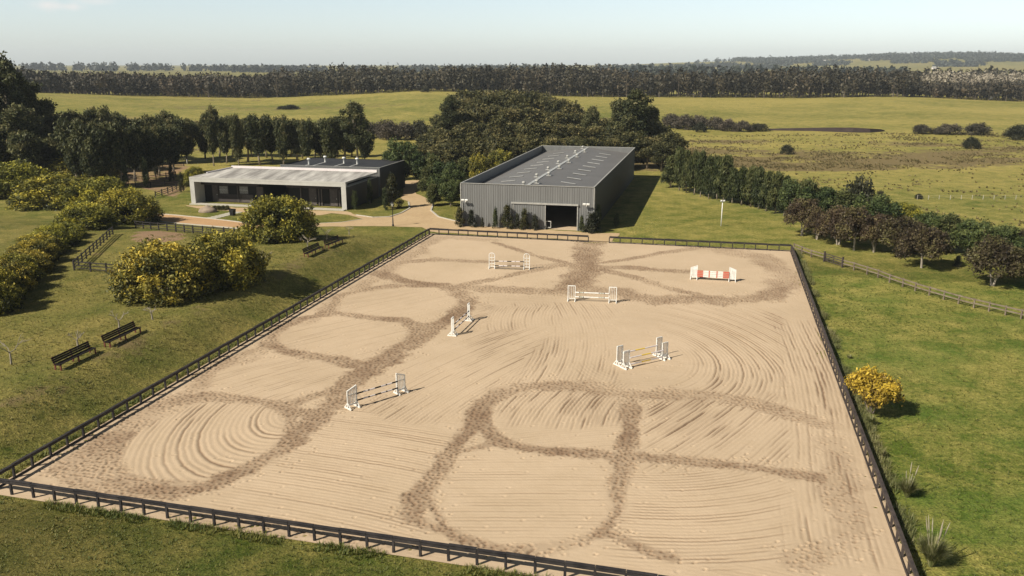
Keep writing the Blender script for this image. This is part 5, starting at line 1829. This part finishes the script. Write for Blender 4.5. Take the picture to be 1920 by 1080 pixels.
for nm, D, lst, w in ROWS:
    for i, (px, ty) in enumerate(sorted(lst)):
        p = at_px(px + rng.normal(0, 3), D + rng.normal(0, 5))
        plant('grove_eucalypt', p, up_to(p, ty + rng.normal(0, 3)), w * rng.uniform(0.9, 1.15), f'brown-green grove eucalypt, {ORD[i]} from the stable side in the {nm} row behind the barn', 'tree', 'eucalypts of the grove behind the barn')
for px, D, ty, w, lb in [(1188, 214, 168, 9.5, 'big ragged open eucalypt standing highest at the lawn end of the grove'), (1160, 222, 186, 8, 'ragged eucalypt leaning on the highest one of the grove'), (1216, 219, 198, 8, 'ragged eucalypt on the field side of the highest one'), (1108, 236, 198, 6, 'small dark round-headed eucalypt poking up in front of the field')]:
    p = at_px(px, D)
    plant('eucalyptus_tree', p, up_to(p, ty), w, lb, 'tree', 'eucalypts of the grove behind the barn')
# pale-stemmed young trees between drive and barn
for i, (px, D, ty, w, kd) in enumerate([(792, 170, 286, 5, 'green_tree'), (815, 166, 292, 4.6, 'casuarina_tree'), (838, 162, 304, 5, 'green_tree'), (802, 158, 312, 4.4, 'casuarina_tree'), (826, 152, 330, 4.2, 'green_tree'), (852, 155, 318, 4.4, 'green_tree'), (845, 146, 340, 3.8, 'green_tree'), (872, 168, 296, 5, 'casuarina_tree'), (812, 147, 346, 3.4, 'casuarina_tree'), (898, 176, 290, 5, 'casuarina_tree')]):
    p = at_px(px, D)
    plant(kd, p, up_to(p, ty), w, f'leafy young tree at the barn side of the drive, {ORD[i]} of the thicket', 'tree', 'thicket between drive and barn')
for px, D, ty, w, lb in [(898, 160, 292, 3.4, 'yellow-leaved young tree above the barn parapet'), (938, 178, 282, 4.5, 'second yellow-leaved tree farther along the barn parapet')]:
    p = at_px(px, D)
    plant('yellow_tree', p, up_to(p, ty), w, lb, 'tree', name='young_tree')

# casuarina row beside the lawn
CAS = [(1258, 352, 292, 5.0), (1273, 357, 279, 4.6), (1287, 361, 287, 4.2), (1301, 365, 289, 4.4), (1314, 369, 288, 4.2), (1328, 373, 293, 4.4), (1343, 374, 299, 4.2), (1357, 378, 300, 4.8), (1374, 381, 314, 4.2), (1389, 385, 318, 4.2), (1406, 388, 319, 4.4), (1421, 392, 320, 4.4), (1437, 396, 322, 4.4), (1454, 400, 324, 4.6), (1470, 405, 334, 4.4)]
for i, (px, by, ty, w) in enumerate(CAS):
    p = P(px, by)
    plant('casuarina_tree', p, up_to(p, ty) * rng.uniform(0.97, 1.1), w * rng.uniform(0.68, 0.84), f'feathery dark casuarina, {ORD[i]} from the barn in the row along the lawn', 'tree', 'casuarina row along the lawn')
for i, (px, by, ty, w, kd) in enumerate([(1490, 412, 338, 5, 'green_tree'), (1510, 418, 340, 5, 'casuarina_tree'), (1532, 422, 352, 5.6, 'green_tree'), (1556, 428, 358, 5, 'green_tree'), (1578, 432, 360, 5.2, 'casuarina_tree'), (1606, 424, 338, 6.2, 'dark_bush'), (1630, 440, 366, 5, 'green_tree'), (1655, 446, 378, 4.6, 'green_tree'),
                                         (1738, 462, 402, 4.4, 'green_tree'), (1752, 468, 404, 4.2, 'green_tree'), (1776, 474, 403, 4.6, 'casuarina_tree'), (1790, 470, 412, 4.2, 'green_tree'), (1815, 482, 418, 4.6, 'green_tree'), (1832, 486, 416, 4.2, 'green_tree'), (1868, 488, 424, 4.4, 'green_tree'), (1898, 500, 452, 4.0, 'green_tree'), (1912, 508, 462, 3.8, 'green_tree'), (1940, 512, 450, 4.4, 'green_tree')]):
    p = P(px, by)
    plant(kd, p, up_to(p, ty), w, f'green tree carrying on from the casuarinas, {ORD[i]} of its line toward the paddock', 'tree', 'green trees beyond the casuarinas', name='green_tree')
p = P(1690, 462)
plant('wattle_bush', at_px(1690, 133), up_to(at_px(1690, 133), 380), 6.6, 'yellow-topped wattle among the russet and green trees', 'wattle')
RUS = [(1503, 442, 371, 5.6), (1531, 449, 394, 3.9), (1571, 459, 387, 5.4), (1601, 469, 389, 5.4), (1639, 473, 404, 4.6), (1684, 480, 404, 6.2), (1728, 502, 424, 5.8), (1860, 536, 449, 5.8), (1700, 470, 412, 4.4), (1893, 470, 428, 5.0), (1925, 545, 470, 4.5)]
for i, (px, by, ty, w) in enumerate(RUS):
    p = P(px, by)
    nm = ['first russet round-headed tree from the floodlight pole', 'narrow russet tree just after the first one', 'russet tree leaning over its bare forked stems', 'olive-brown tree on a white forked trunk', 'small russet tree in the middle of the lawn line',
          'widest russet tree of the lawn line, with crossing stems', 'olive-brown tree on a pale forked trunk before a pool of shade', 'lone dark russet tree closest to the paddock fence', 'russet tree tucked behind the widest one', 'orange-brown tree at the back against the scrubby field', 'russet tree cut by the picture edge above the paddock fence'][i]
    plant('round_headed_tree', p, up_to(p, ty), w, nm, 'tree', 'russet trees on the lawn')
p = P(1795, 500)
plant('dark_sapling', p, 1.4, 1.3, 'tiny dark shrub alone on the lawn among russet trees', 'shrub')

# saplings along the barn and stable walls
SAP = [(876, 416, 387, 1.7, 'brown_sapling', 'reddish sapling at the barn corner by the drive'), (895, 419, 392, 1.6, 'dark_sapling', 'dark forked sapling next to the reddish one on the barn front'), (912, 422, 407, 0.7, 'dark_sapling', 'tiny dark conifer alone on the barn front'),
       (939, 421, 389, 1.1, 'feathery_sapling', 'slim sapling touching the widest one on the barn front'), (956, 425, 384, 2.1, 'brown_sapling', 'widest brown sapling on the barn front'), (975, 426, 399, 1.2, 'dark_sapling', 'dark narrow sapling before the sliding door'),
       (987, 427, 390, 1.8, 'brown_sapling', 'olive sapling in the middle before the sliding door'), (1006, 429, 401, 1.6, 'dark_sapling', 'bluish dark sapling beside the barn opening'), (1094, 431, 404, 1.1, 'feathery_sapling', 'thin sapling on a bare stem between opening and barn corner'),
       (1113, 433, 398, 2.9, 'dark_sapling', 'wide bushy sapling at the lawn corner of the barn'), (1121, 432, 381, 1.4, 'feathery_sapling', 'tall pointed sapling rising out of the bushy one at the barn corner'), (1156, 424, 400, 1.5, 'feathery_sapling', 'sunlit sapling by the dark side of the barn'),
       (666, 393, 356, 1.6, 'feathery_sapling', 'sapling nearest the front corner of the stable end wall'), (694, 382, 335, 1.4, 'feathery_sapling', 'taller sapling half way along the stable end wall'), (735, 391, 326, 3.4, 'brown_sapling', 'bushy young tree on thin pale stems by the gravel drive'), (722, 394, 350, 1.4, 'feathery_sapling', 'pointed young tree beside the bushy one by the drive'),
       (237, 352, 298, 1.8, 'feathery_sapling', 'first dark pointed conifer in the shaded paddock by the wattles'), (275, 352, 296, 1.8, 'feathery_sapling', 'second dark pointed conifer in the shaded paddock'), (294, 330, 286, 1.6, 'dark_sapling', 'dark conifer deeper in the shaded paddocks'), (341, 360, 322, 1.4, 'brown_sapling', 'brown-green shrub against the concrete stable corner'), (322, 340, 305, 1.5, 'dark_sapling', 'dark shrub by the paddock rails nearest the stable')]
for px, by, ty, w, kd, lb in SAP:
    p = P(px, by)
    if 860 < px < 1130 and by < 434:
        r_, s_ = rs(*p[:2])
        bx = (p[0] - BO[0]) * EF[0] + (p[1] - BO[1]) * EF[1]
        if bx > -0.9 and px < 1116: p[:2] -= EF * (bx + 0.9)
    plant(kd, p, up_to(p, ty), w, lb, 'sapling', name='sapling')

# bushes out in the fields
FB = [(545, 205, 196, 30, 'dark_bush', 'pair-like low bush on the far pasture slope above the stable'), (530, 205, 199, 22, 'dark_bush', 'smaller low bush touching it on the far pasture slope'), (797, 173, 161, 16, 'dark_bush', 'lone dark tree on the crest of the far pasture'),
      (1475, 289, 272, 25, 'dark_bush', 'leaning dark bush alone in the scrubby field'), (1820, 279, 258, 31, 'dark_bush', 'rounded dark bush alone in the scrubby field beyond the russet trees'), (1728, 251, 234, 38, 'grey_bush', 'grey low bush at the end of the dark ditch'),
      (1780, 252, 232, 50, 'grey_bush', 'widest grey thicket beyond the scrubby field'), (1830, 253, 231, 44, 'grey_bush', 'grey thicket on a white stem beside the widest one'), (1760, 252, 240, 26, 'grey_bush', 'low grey bush in front of the widest thicket'), (1905, 262, 235, 42, 'dark_bush', 'dark bush at the picture edge level with the grey thickets'),
      (1650, 374, 358, 18, 'dark_bush', 'small dark bush behind the green trees'), (1722, 373, 364, 14, 'dark_bush', 'little dark bush at the end of the wire fence'),
      (1260, 240, 214, 40, 'grey_bush', 'first grey scrub bush beside the grove in the line below the bright slope'), (1285, 243, 216, 38, 'grey_bush', 'second grey scrub bush of the line below the bright slope'), (1312, 248, 230, 24, 'dark_bush', 'dark small bush standing in front of the grey scrub line'), (1312, 242, 217, 38, 'grey_bush', 'third grey scrub bush of the line below the bright slope'),
      (1340, 243, 220, 36, 'grey_bush', 'fourth grey scrub bush of the line below the bright slope'), (1366, 246, 223, 36, 'grey_bush', 'fifth grey scrub bush of the line below the bright slope'), (1392, 247, 227, 32, 'grey_bush', 'last grey scrub bush of the line below the bright slope'), (1423, 246, 231, 36, 'dark_bush', 'dark low bush closing the grey scrub line'),
      (700, 258, 228, 40, 'grey_bush', 'first grey thicket behind the ragged row eucalypt'), (728, 262, 226, 44, 'grey_bush', 'second grey thicket behind the ragged row eucalypt'), (760, 262, 228, 46, 'grey_bush', 'third grey thicket on the pasture edge behind the shed'), (788, 262, 227, 40, 'dark_bush', 'dark thicket between the grey ones and the grove'), (812, 262, 236, 36, 'grey_bush', 'grey thicket against the grove'),
      (1655, 178, 166, 22, 'dark_bush', 'dark shrub before the far woods on the crest'), (1692, 178, 170, 16, 'dark_bush', 'smaller dark shrub before the far woods'), (1900, 256, 244, 30, 'grey_bush', 'grey bush beside the dark one at the picture edge'), (660, 252, 236, 30, 'grey_bush', 'grey bush glimpsed between the row eucalypts')]
for px, by, ty, w, kd, lb in FB:
    p = P(px, by)
    plant(kd, p, up_to(p, ty), w / px_m(p), lb, 'bush', name='bush')
# low brown planting by the boulder
for i, px in enumerate((403, 411, 419, 427)):
    p = P(px, 393.5)
    plant('brown_sapling', p, 0.75, 1.4, f'low brown grassy plant in the bed by the boulder, {ORD[i]} from it', 'plant', 'plants in the bed by the boulder', name='bedding_plant')


# --- bare little trees on the bank
def bare_tree(p, h, label, lean=0.0):
    root = empty('bare_tree', p, 0, label, 'tree', 'bare young trees on the bank')
    m = MB()
    tw = MB()
    fork = h * rng.uniform(0.42, 0.55)
    lx = lean * h
    m.tube([(0, 0, -0.1), (lx * 0.3, 0.03, fork * 0.5), (lx * 0.6, 0.0, fork)], [0.085, 0.07, 0.055], 6, cap=False)

    def grow(a, d, L, r, k):
        b = a + d * L
        (m if k == 0 else tw).tube([tuple(a), tuple((a + b) / 2 + rng.normal(0, 0.05 * L, 3)), tuple(b)], [r, r * 0.8, r * 0.55], 5, cap=False)
        if k < 2:
            for _ in range(3):
                e = d + rng.normal(0, 0.55, 3)
                e[2] = abs(e[2]) * 0.7 + 0.1
                grow(a + (b - a) * rng.uniform(0.6, 1), e / np.linalg.norm(e), L * rng.uniform(0.5, 0.75), r * 0.6, k + 1)
    n = rng.integers(3, 5)
    for i in range(n):
        a = 6.28 * i / n + rng.random()
        d = np.array([math.cos(a) * 0.75, math.sin(a) * 0.75, 0.75])
        grow(np.array([lx * 0.6, 0, fork]), d / np.linalg.norm(d), (h - fork) * 0.75, 0.036, 0)
    m.build('trunk', BARK_W, root)
    tw.build('crown', BARK_W, root)


for px, by, ty, lb in [(21, 683, 632, 'bare pale tree lowest on the bank, apart from the benches'), (146, 652, 622, 'bare twiggy tree behind the lowest bench'), (224, 618, 584, 'bare tree behind the bench just up from the lowest'), (286, 599, 575, 'small bare tree between benches and the big near wattle'),
                       (578, 468, 441, 'bare white tree behind the bench in wattle shadow'), (613, 451, 426, 'leaning bare tree behind the bench nearest the drive'), (655, 441, 424, 'bare white forked tree on the grass by the gravel drive'), (402, 545, 508, 'bare tree in the dark shade of the wattles'), (494, 503, 471, 'bare white tree at the edge of the wattle shade')]:
    p = P(px, by)
    bare_tree(p, up_to(p, ty), lb, rng.normal(0, 0.12))


# --- pampas grass by the arena fence
def pampas(p, h, n, plumes, label):
    root = empty('pampas_grass', p, 0, label, 'grass clump', 'pampas clumps by the arena fence')
    vs, tone = [], []
    for _ in range(n):
        a = rng.random() * 6.28
        L = h * rng.uniform(0.5, 0.95)
        sp = rng.uniform(0.25, 1.0)
        d = np.array([math.cos(a), math.sin(a), 0])
        side = np.array([-d[1], d[0], 0]) * 0.02
        pts = [d * (0.10 + sp * L * 0.55 * f ** 1.5) + np.array([0, 0, L * (f - 0.42 * sp * f ** 2.4)]) for f in (0, 0.4, 0.75, 1.0)]
        tn = np.clip(rng.normal(0.42, 0.25), 0, 1)
        for i in range(3):
            w0, w1 = (1 - i / 3.2), (1 - (i + 1) / 3.2)
            vs.append([pts[i] - side * w0, pts[i] + side * w0, pts[i + 1] + side * w1, pts[i + 1] - side * w1])
            tone.append(tn)
    link('blades', quads_mesh('pampas_blades', np.array(vs), [F_PAMP], None, np.array(tone)), root)
    for _ in range(plumes):
        a = rng.random() * 6.28
        d = np.array([math.cos(a) * 0.22, math.sin(a) * 0.22, 1.0])
        L = h * rng.uniform(1.0, 1.3)
        m = MB()
        m.tube([(0, 0, 0), tuple(d * L * 0.7)], [0.012, 0.009], 5)
        k = np.linspace(0, 1, 6)
        m.tube([tuple(d * L * (0.68 + 0.36 * f)) for f in k], [0.010, 0.024, 0.034, 0.03, 0.02, 0.006], 7)
        m.mesh
        me = m.mesh('plume', F_PLUME, True)
        at_ = me.attributes.new('tone', 'FLOAT', 'FACE')
        at_.data.foreach_set('value', rng.random(len(me.polygons)).astype(np.float32))
        link('plume', me, root)


for px, by, h, n, k, lb in [(1745, 1062, 2.15, 1700, 6, 'big straw-coloured pampas clump beside the near end of the fence'), (1700, 932, 1.55, 1000, 4, 'smaller pampas clump with thin plumes up the fence'), (1632, 797, 0.95, 520, 0, 'grassy clump at the foot of the golden wattle'), (1652, 857, 0.75, 380, 0, 'low dark grass clump close to the arena fence'), (1592, 672, 0.45, 200, 0, 'little grass clump half way along the paddock side of the fence'), (1640, 836, 0.55, 240, 0, 'low grass clump just below the golden wattle')]:
    pampas(P(px, by), h, n, k, lb)

# ================================================================== MASSES: far woods, tussocks, grass
def woodland(name, trees, leaf_mat, trunk_mat, per, leaf, label_cat=None, egg=0.5, trunks=True):
    """One mesh: trees = (x, y, z, h, w, tone)."""
    T = np.array(trees, float)
    n = len(T)
    k = np.repeat(np.arange(n), per)
    d = unit(n * per)
    f = rng.random((n * per, 1)) ** 0.6
    h, w = T[k, 3:4], T[k, 4:5]
    egg = (egg - 0.1 + 0.2 * rng.random((n, 1)))[k]
    lump = 0.75 + 0.5 * rng.random((n * per, 1))
    prof = np.where(d[:, 2:3] > 0, 1 - 0.45 * d[:, 2:3], 1.0)
    dx = np.stack([0.12 * T[:, 4] * rng.normal(size=n), 0.12 * T[:, 4] * rng.normal(size=n), 0 * T[:, 4]], 1)[k]
    pos = T[k, :3] + dx + np.concatenate([d[:, :2] * w / 2 * f * lump * prof, h * egg + d[:, 2:3] * h * (0.97 - egg) * f * np.where(d[:, 2:3] > 0, 1, 0.8)], 1)
    pos[:, 2] = np.maximum(pos[:, 2], T[k, 2] + 0.12 * T[k, 3])
    nr = d * 0.5 + unit(n * per) * 0.5
    nr /= np.linalg.norm(nr, axis=1, keepdims=True)
    v = leaf_quads(pos, nr, leaf, 1.6)
    tone = np.clip(T[k, 5] + 0.2 * rng.normal(size=n * per), 0, 1)
    mi = np.zeros(len(v))
    if trunks:
        a = T[:, :3]
        u = np.array([1, 0, 0])
        tw = T[:, 4:5] * 0.028 * (0.4 + rng.random((n, 1)) * 1.2)
        hh = np.concatenate([np.zeros((n, 2)), T[:, 3:4] * 0.75], 1)
        q1 = np.stack([a - u * tw, a + u * tw, a + hh + u * tw * 0.5, a + hh - u * tw * 0.5], 1)
        u2 = np.array([0, 1, 0])
        q2 = np.stack([a - u2 * tw, a + u2 * tw, a + hh + u2 * tw * 0.5, a + hh - u2 * tw * 0.5], 1)
        v = np.concatenate([v, q1, q2])
        mi = np.concatenate([mi, np.ones(2 * n)])
        tone = np.concatenate([tone, np.full(2 * n, 0.5)])
    o = link(name, quads_mesh(name, v, [leaf_mat, trunk_mat], mi, tone))
    return tag(o, kind='stuff')


def belt(px0, px1, D0, D1, step, ty_fn, w, tone, jit=0.06):
    out = []
    D = D0
    while D < D1:
        x0, x1 = at_px(px0, D)[0], at_px(px1, D)[0]
        x = x0
        while x < x1:
            y = D + rng.normal(0, step * 0.3)
            z = float(Z(x, y))
            px = 960 + F * x / (y * CP + CH * SP)
            py = 540 - F * math.tan(math.atan2(z - CH, y) + PITCH)
            if py > np.interp(px, CREST_PX, CREST_PY) + np.interp(px, [110, 270, 1640, 1820], [9, 1.5, 1.5, 3.5]):
                x += step
                continue
            h = top_z((x, y), ty_fn(px)) - z
            lo = float(vnoise(x, y, 0.022, 5))
            hh = h * (0.70 + 0.24 * lo + 0.22 * float(vnoise(x, y, 0.06, 1)) + rng.normal(0, jit)) - (0.14 * h if rng.random() < 0.25 else 0)
            if hh > 3: out.append((x, y, z, hh, w * rng.uniform(0.7, 1.45), np.clip(rng.uniform(*tone) + 0.5 * (float(vnoise(x, y, 0.03, 2)) - 0.5), 0.05, 0.95)))
            x += step * rng.uniform(0.7, 1.3)
        D += step * 1.35
    return out


TOPA = lambda px: np.interp(px, [-200, 60, 130, 200, 300, 420, 500, 520, 590, 640, 720, 800, 850, 900], [128, 128, 134, 132, 134, 136, 137, 128, 118, 116, 121, 121, 119, 118])
woodland('woodland', belt(-150, 540, 548, 690, 6.0, TOPA, 7.5, (0.2, 0.7)), F_WOOD, BARK_D, 170, 1.15)
woodland('woodland', belt(500, 900, 560, 650, 5.2, lambda q: TOPA(q) + 16, 6.0, (0.25, 0.8)), F_WOOD, BARK_D, 150, 1.1)
woodland('woodland', belt(490, 920, 690, 760, 6.5, TOPA, 7.5, (0.2, 0.7)), F_WOOD, BARK_D, 150, 1.2)
TOPB = lambda px: np.interp(px, [860, 960, 1040, 1130, 1165, 1190, 1300, 1400, 1500, 1600, 1700], [122, 119, 116, 122, 128, 129, 129, 124, 122, 121, 124])
woodland('woodland', belt(850, 1180, 560, 700, 6.0, TOPB, 8, (0.2, 0.75)), F_WOOD, BARK_D, 170, 1.15)
woodland('woodland', belt(1150, 1720, 548, 640, 6.0, TOPB, 8.5, (0.2, 0.75)), F_WOOD, BARK_D, 190, 1.15)
woodland('woodland', belt(1700, 2100, 530, 620, 4.6, lambda q: 150 + 0 * q, 5.5, (0.15, 0.55)), F_WOOD, BARK_D, 75, 1.3)
woodland('bare_woodland', belt(1695, 2150, 690, 740, 5.0, lambda q: np.interp(q, [1700, 1760, 1850, 1920], [134, 131, 131, 133]), 6, (0.3, 0.9)), F_PALE, BARK_W, 60, 1.3)
woodland('woodland', belt(1680, 2200, 830, 900, 9.0, lambda q: 125 + 0 * q, 10, (0.1, 0.5)), F_WOOD, BARK_D, 60, 2.2)


def far_line(px0, px1, D, ty, th, step, tone=(0.2, 0.7), gap=0.0, leaf=None, depth=1):
    out = []
    for k in range(depth):
        Dk = D * (1 + 0.03 * k)
        x, x1 = at_px(px0, Dk)[0], at_px(px1, Dk)[0]
        while x < x1:
            px = 960 + F * x / (Dk * CP)
            g_ = vnoise(px * 0.02 + D * 0.013, D * 0.7, 1.0, 3)
            if g_ > gap:
                z = float(Z(x, Dk))
                h = (th + th * 0.25 * rng.normal()) if ty is None else max(4, top_z((x, Dk), ty(px) + rng.normal(0, 0.6)) - z)
                out.append((x, Dk + rng.normal(0, step), z, h, step * 1.7, rng.uniform(*tone)))
            x += step * rng.uniform(0.7, 1.3)
    return out


FL = far_line(-150, 560, 2500, lambda q: np.interp(q, [0, 60, 200, 300, 420, 560], [118, 115, 116, 118, 120, 122]), 16, 13, (0.2, 0.7), 0.12, depth=2)
FL += far_line(400, 1300, 2200, lambda q: np.interp(q, [400, 560, 700, 1000, 1200, 1300], [121, 120, 121, 119, 119, 119]), 14, 13, (0.2, 0.7), 0.25, depth=2)
FL += far_line(1150, 1700, 1250, lambda q: np.interp(q, [1150, 1240, 1400, 1700], [124, 122, 121, 123]), 12, 9, (0.2, 0.7), 0.25, depth=2)
FL += far_line(1150, 2100, 3000, None, 12, 15, (0.2, 0.7), 0.38, depth=4)
FL += far_line(1380, 2100, 3700, None, 16, 18, (0.2, 0.7), 0.30, depth=7)
FL += far_line(1480, 2150, 4500, None, 18, 20, (0.1, 0.6), 0.10, depth=6)
FL += far_line(1250, 2100, 2650, None, 13, 13, (0.2, 0.7), 0.36, depth=4)
FL += far_line(1420, 2150, 3300, None, 15, 16, (0.2, 0.7), 0.30, depth=5)
FL += far_line(1310, 1440, 4600, None, 18, 22, (0.1, 0.6), 0.4, depth=1)
woodland('distant_woodland', FL, F_FARW, BARK_D, 40, 5.0, trunks=False, egg=0.4)

# far farm houses as white specks
for i, (px, D, lb) in enumerate([(1546, 3450, 'white farmhouse with a pale roof on the far hill, larger of the pair'), (1561, 3480, 'small white outbuilding next to the far white farmhouse'), (1633, 3400, 'long white shed below the far wooded hill'), (1862, 3500, 'tiny pale house at the foot of the far wooded ridge'), (1752, 2500, 'low pale roof between the far woods'), (1668, 3300, 'white cottage beside the long far shed')]):
    p = at_px(px, D)
    wdt = (24, 10, 26, 11, 15, 12)[i]
    hs_ = empty('farmhouse', p, rng.normal(0, 0.2), lb, 'house', 'far white farm buildings')
    m = MB()
    m.box((0, 0, 2.0), (wdt, 8, 6))
    m.build('wall', LILAC, hs_)
    m = MB()
    e = wdt / 2 + 0.6
    m.add([(-e, -4.5, 4.9), (e, -4.5, 4.9), (e, 4.5, 4.9), (-e, 4.5, 4.9), (-e, 0, 7.6), (e, 0, 7.6)], [(0, 1, 5, 4), (2, 3, 4, 5), (0, 4, 3), (1, 2, 5), (3, 2, 1, 0)])
    m.build('roof', TRIM if i % 2 else CONC, hs_)
    m = MB()
    for x in np.linspace(-wdt * 0.35, wdt * 0.35, 4): m.box((x, -4.06, 3), (1.2, 0.1, 1.5))
    m.build('window', IRON, hs_)

# ditch bank in the middle distance
m = MB()
q = [(1444, 243.6), (1480, 244.2), (1520, 244.6), (1560, 246.2), (1600, 247.6), (1632, 247.8), (1652, 246.2), (1660, 245.2)]
ht = [0.5, 0.9, 1.1, 1.5, 1.7, 1.4, 0.9, 0.3]
vs, fs = [], []
for (px, py), h in zip(q, ht):
    p = P(px, py + 1)
    vs += [(p[0], p[1], p[2] - 0.2), (p[0], p[1] + 0.5, p[2] + h), (p[0], p[1] + 16, p[2] - 0.3)]
for i in range(len(q) - 1):
    a = i * 3
    fs += [(a, a + 3, a + 4, a + 1), (a + 1, a + 4, a + 5, a + 2)]
m.add(vs, fs)
tag(m.build('earth_bank', worn('wet_peat_soil', (0.035, 0.026, 0.026), (0.055, 0.04, 0.035), 0.4, 0.9, 0.1)), kind='structure')


def blades(name, pts, h, n, wid, mat, tone_fn, spread=0.5):
    """Tufts of narrow triangular blades at pts (x, y)."""
    pts = np.asarray(pts)
    N = len(pts)
    z = Z(pts[:, 0], pts[:, 1])
    k = np.repeat(np.arange(N), n)
    a = rng.random(N * n) * 6.283
    hh = h * (0.5 + 0.8 * rng.random(N))[k] * (0.6 + 0.6 * rng.random(N * n))
    d = np.stack([np.cos(a), np.sin(a), np.zeros(N * n)], 1)
    base = np.stack([pts[k, 0], pts[k, 1], z[k] - 0.02], 1) + d * (hh * 0.35)[:, None] * rng.random((N * n, 1))
    tip = base + d * (hh * spread)[:, None] + np.array([0, 0, 1]) * hh[:, None]
    sd = np.stack([-d[:, 1], d[:, 0], np.zeros(N * n)], 1) * (wid * (0.6 + 0.8 * rng.random((N * n, 1))))
    tone = np.clip(tone_fn(pts)[k] + 0.16 * rng.normal(size=N * n), 0, 1)
    v = np.stack([base - sd, base + sd, tip], 1)
    return tag(link(name, quads_mesh(name, v, [mat], None, tone)), kind='stuff')


# tussocks and low scrub over the marshy field
pts = []
for _ in range(60000):
    D = rng.uniform(125, 300)
    px = rng.uniform(1000, 2000)
    p = at_px(px, D)[:2]
    r_, s_ = rs(*p)
    b = float(fbm(p[0] * 0.35, p[1], 0.03, 1, 4))
    c2 = float(vnoise(p[0], p[1], 0.16, 6))
    dens = 0.06 + 0.6 * sm((b - 0.42) / 0.2)
    # keep off the mown lawn: beyond the tree line only
    ln = np.interp(px, [1240, 1470, 1660, 1920, 2000], [352, 408, 452, 520, 545])
    py = 540 - F * math.tan(math.atan2(float(Z(*p)) - CH, p[1]) + PITCH)
    if py > ln - 4 or (px < 1240): continue
    if rng.random() < dens * np.clip(2.6 * c2 - 0.75, 0.03, 1.5) * 0.75: pts.append(p)
blades('tussocks', np.array(pts), 0.40, 7, 0.12, F_TUSS, lambda q: 0.25 + 0.5 * vnoise(q[:, 0], q[:, 1], 0.3, 2), 0.75)

# grass tufts close to the arena, where single tufts show
pts = []
rr_ = lambda n, a, b: a + (b - a) * rng.random(n)
n = 15000
q_ = rr_(n, -14, AW + 12)
a_, b_ = xy(q_, -0.42 + SK * np.clip(q_, 0, AW) - rr_(n, 0, 1) ** 1.3 * 17)
pts.append(np.stack([a_, b_], 1))
n = 26000
s_ = -8 + 78 * rng.random(n) ** 1.25
a_, b_ = xy(AW + 0.5 + rr_(n, 0, 1) ** 1.1 * 46, s_)
pts.append(np.stack([a_, b_], 1))
n = 20000
s_ = -6 + 80 * rng.random(n) ** 1.25
a_, b_ = xy(-0.4 - rr_(n, 0, 1) ** 1.1 * 30, s_)
pts.append(np.stack([a_, b_], 1))
pts = np.concatenate(pts)
pts = pts[pts[:, 1] > 22]
keepg = rng.random(len(pts)) < 0.35 + 0.9 * (vnoise(pts[:, 0], pts[:, 1], 0.35, 4) - 0.2)
pts = pts[keepg]


def gtone(q):
    r, s = rs(q[:, 0], q[:, 1])
    t_ = 0.42 + 0.75 * (fbm(q[:, 0], q[:, 1], 0.12, 2) - 0.5)
    t_ = t_ + 0.12 * (r < 0) - 0.06 * (r > AW) + np.where(s < 0, 0.18 * sm((14 - r) / 14) - 0.14 * sm((r - 10) / 8), 0)
    return t_


blades('grass', pts, 0.15, 6, 0.022, F_GRASS, gtone, 0.8)
# rank grass that the mower misses along the fence feet
n = 5200
s_ = AL * rng.random(n)
a_, b_ = xy(np.where(rng.random(n) < 0.5, -0.45 - 0.5 * rng.random(n), AW + 0.35 + 0.7 * rng.random(n) ** 2), s_)
p1_ = np.stack([a_, b_], 1)
n = 2600
q_ = AW * rng.random(n)
a_, b_ = xy(q_, -0.30 + SK * q_ - 0.7 * rng.random(n) ** 1.5)
p2_ = np.stack([a_, b_], 1)
p2_ = p2_[vnoise(p2_[:, 0], p2_[:, 1], 0.5, 2) > 0.38]
n = 4200
q_ = AL * rng.random(n)
q_ = q_[vnoise(q_, q_ * 0, 0.35, 4) > 0.42]
a_, b_ = xy(AW + 0.45 + 0.9 * rng.random(len(q_)) ** 2, q_)
blades('tall_grass', np.stack([a_, b_], 1), 0.42, 7, 0.02, F_PAMP, lambda q: 0.15 + 0.45 * vnoise(q[:, 0], q[:, 1], 0.3, 1), 0.7)
blades('rank_grass', np.concatenate([p1_, p2_]), 0.24, 6, 0.022, F_GRASS, lambda q: 0.3 + 0.5 * vnoise(q[:, 0], q[:, 1], 0.3, 1), 0.7)

# ================================================================== AIR
m = MB()
m.box((0, 3475, 60), (14600, 7900, 126))
h_ = NT('haze')
pv = h_.n('ShaderNodeVolumePrincipled')
pv.inputs['Color'].default_value = (0.86, 0.93, 1.0, 1)
pv.inputs['Density'].default_value = 0.00009
pv.inputs['Anisotropy'].default_value = 0.0
h_.l(pv.outputs[0], h_.out.inputs['Volume'])
o = m.build('haze', h_.mat)
tag(o, kind='stuff')
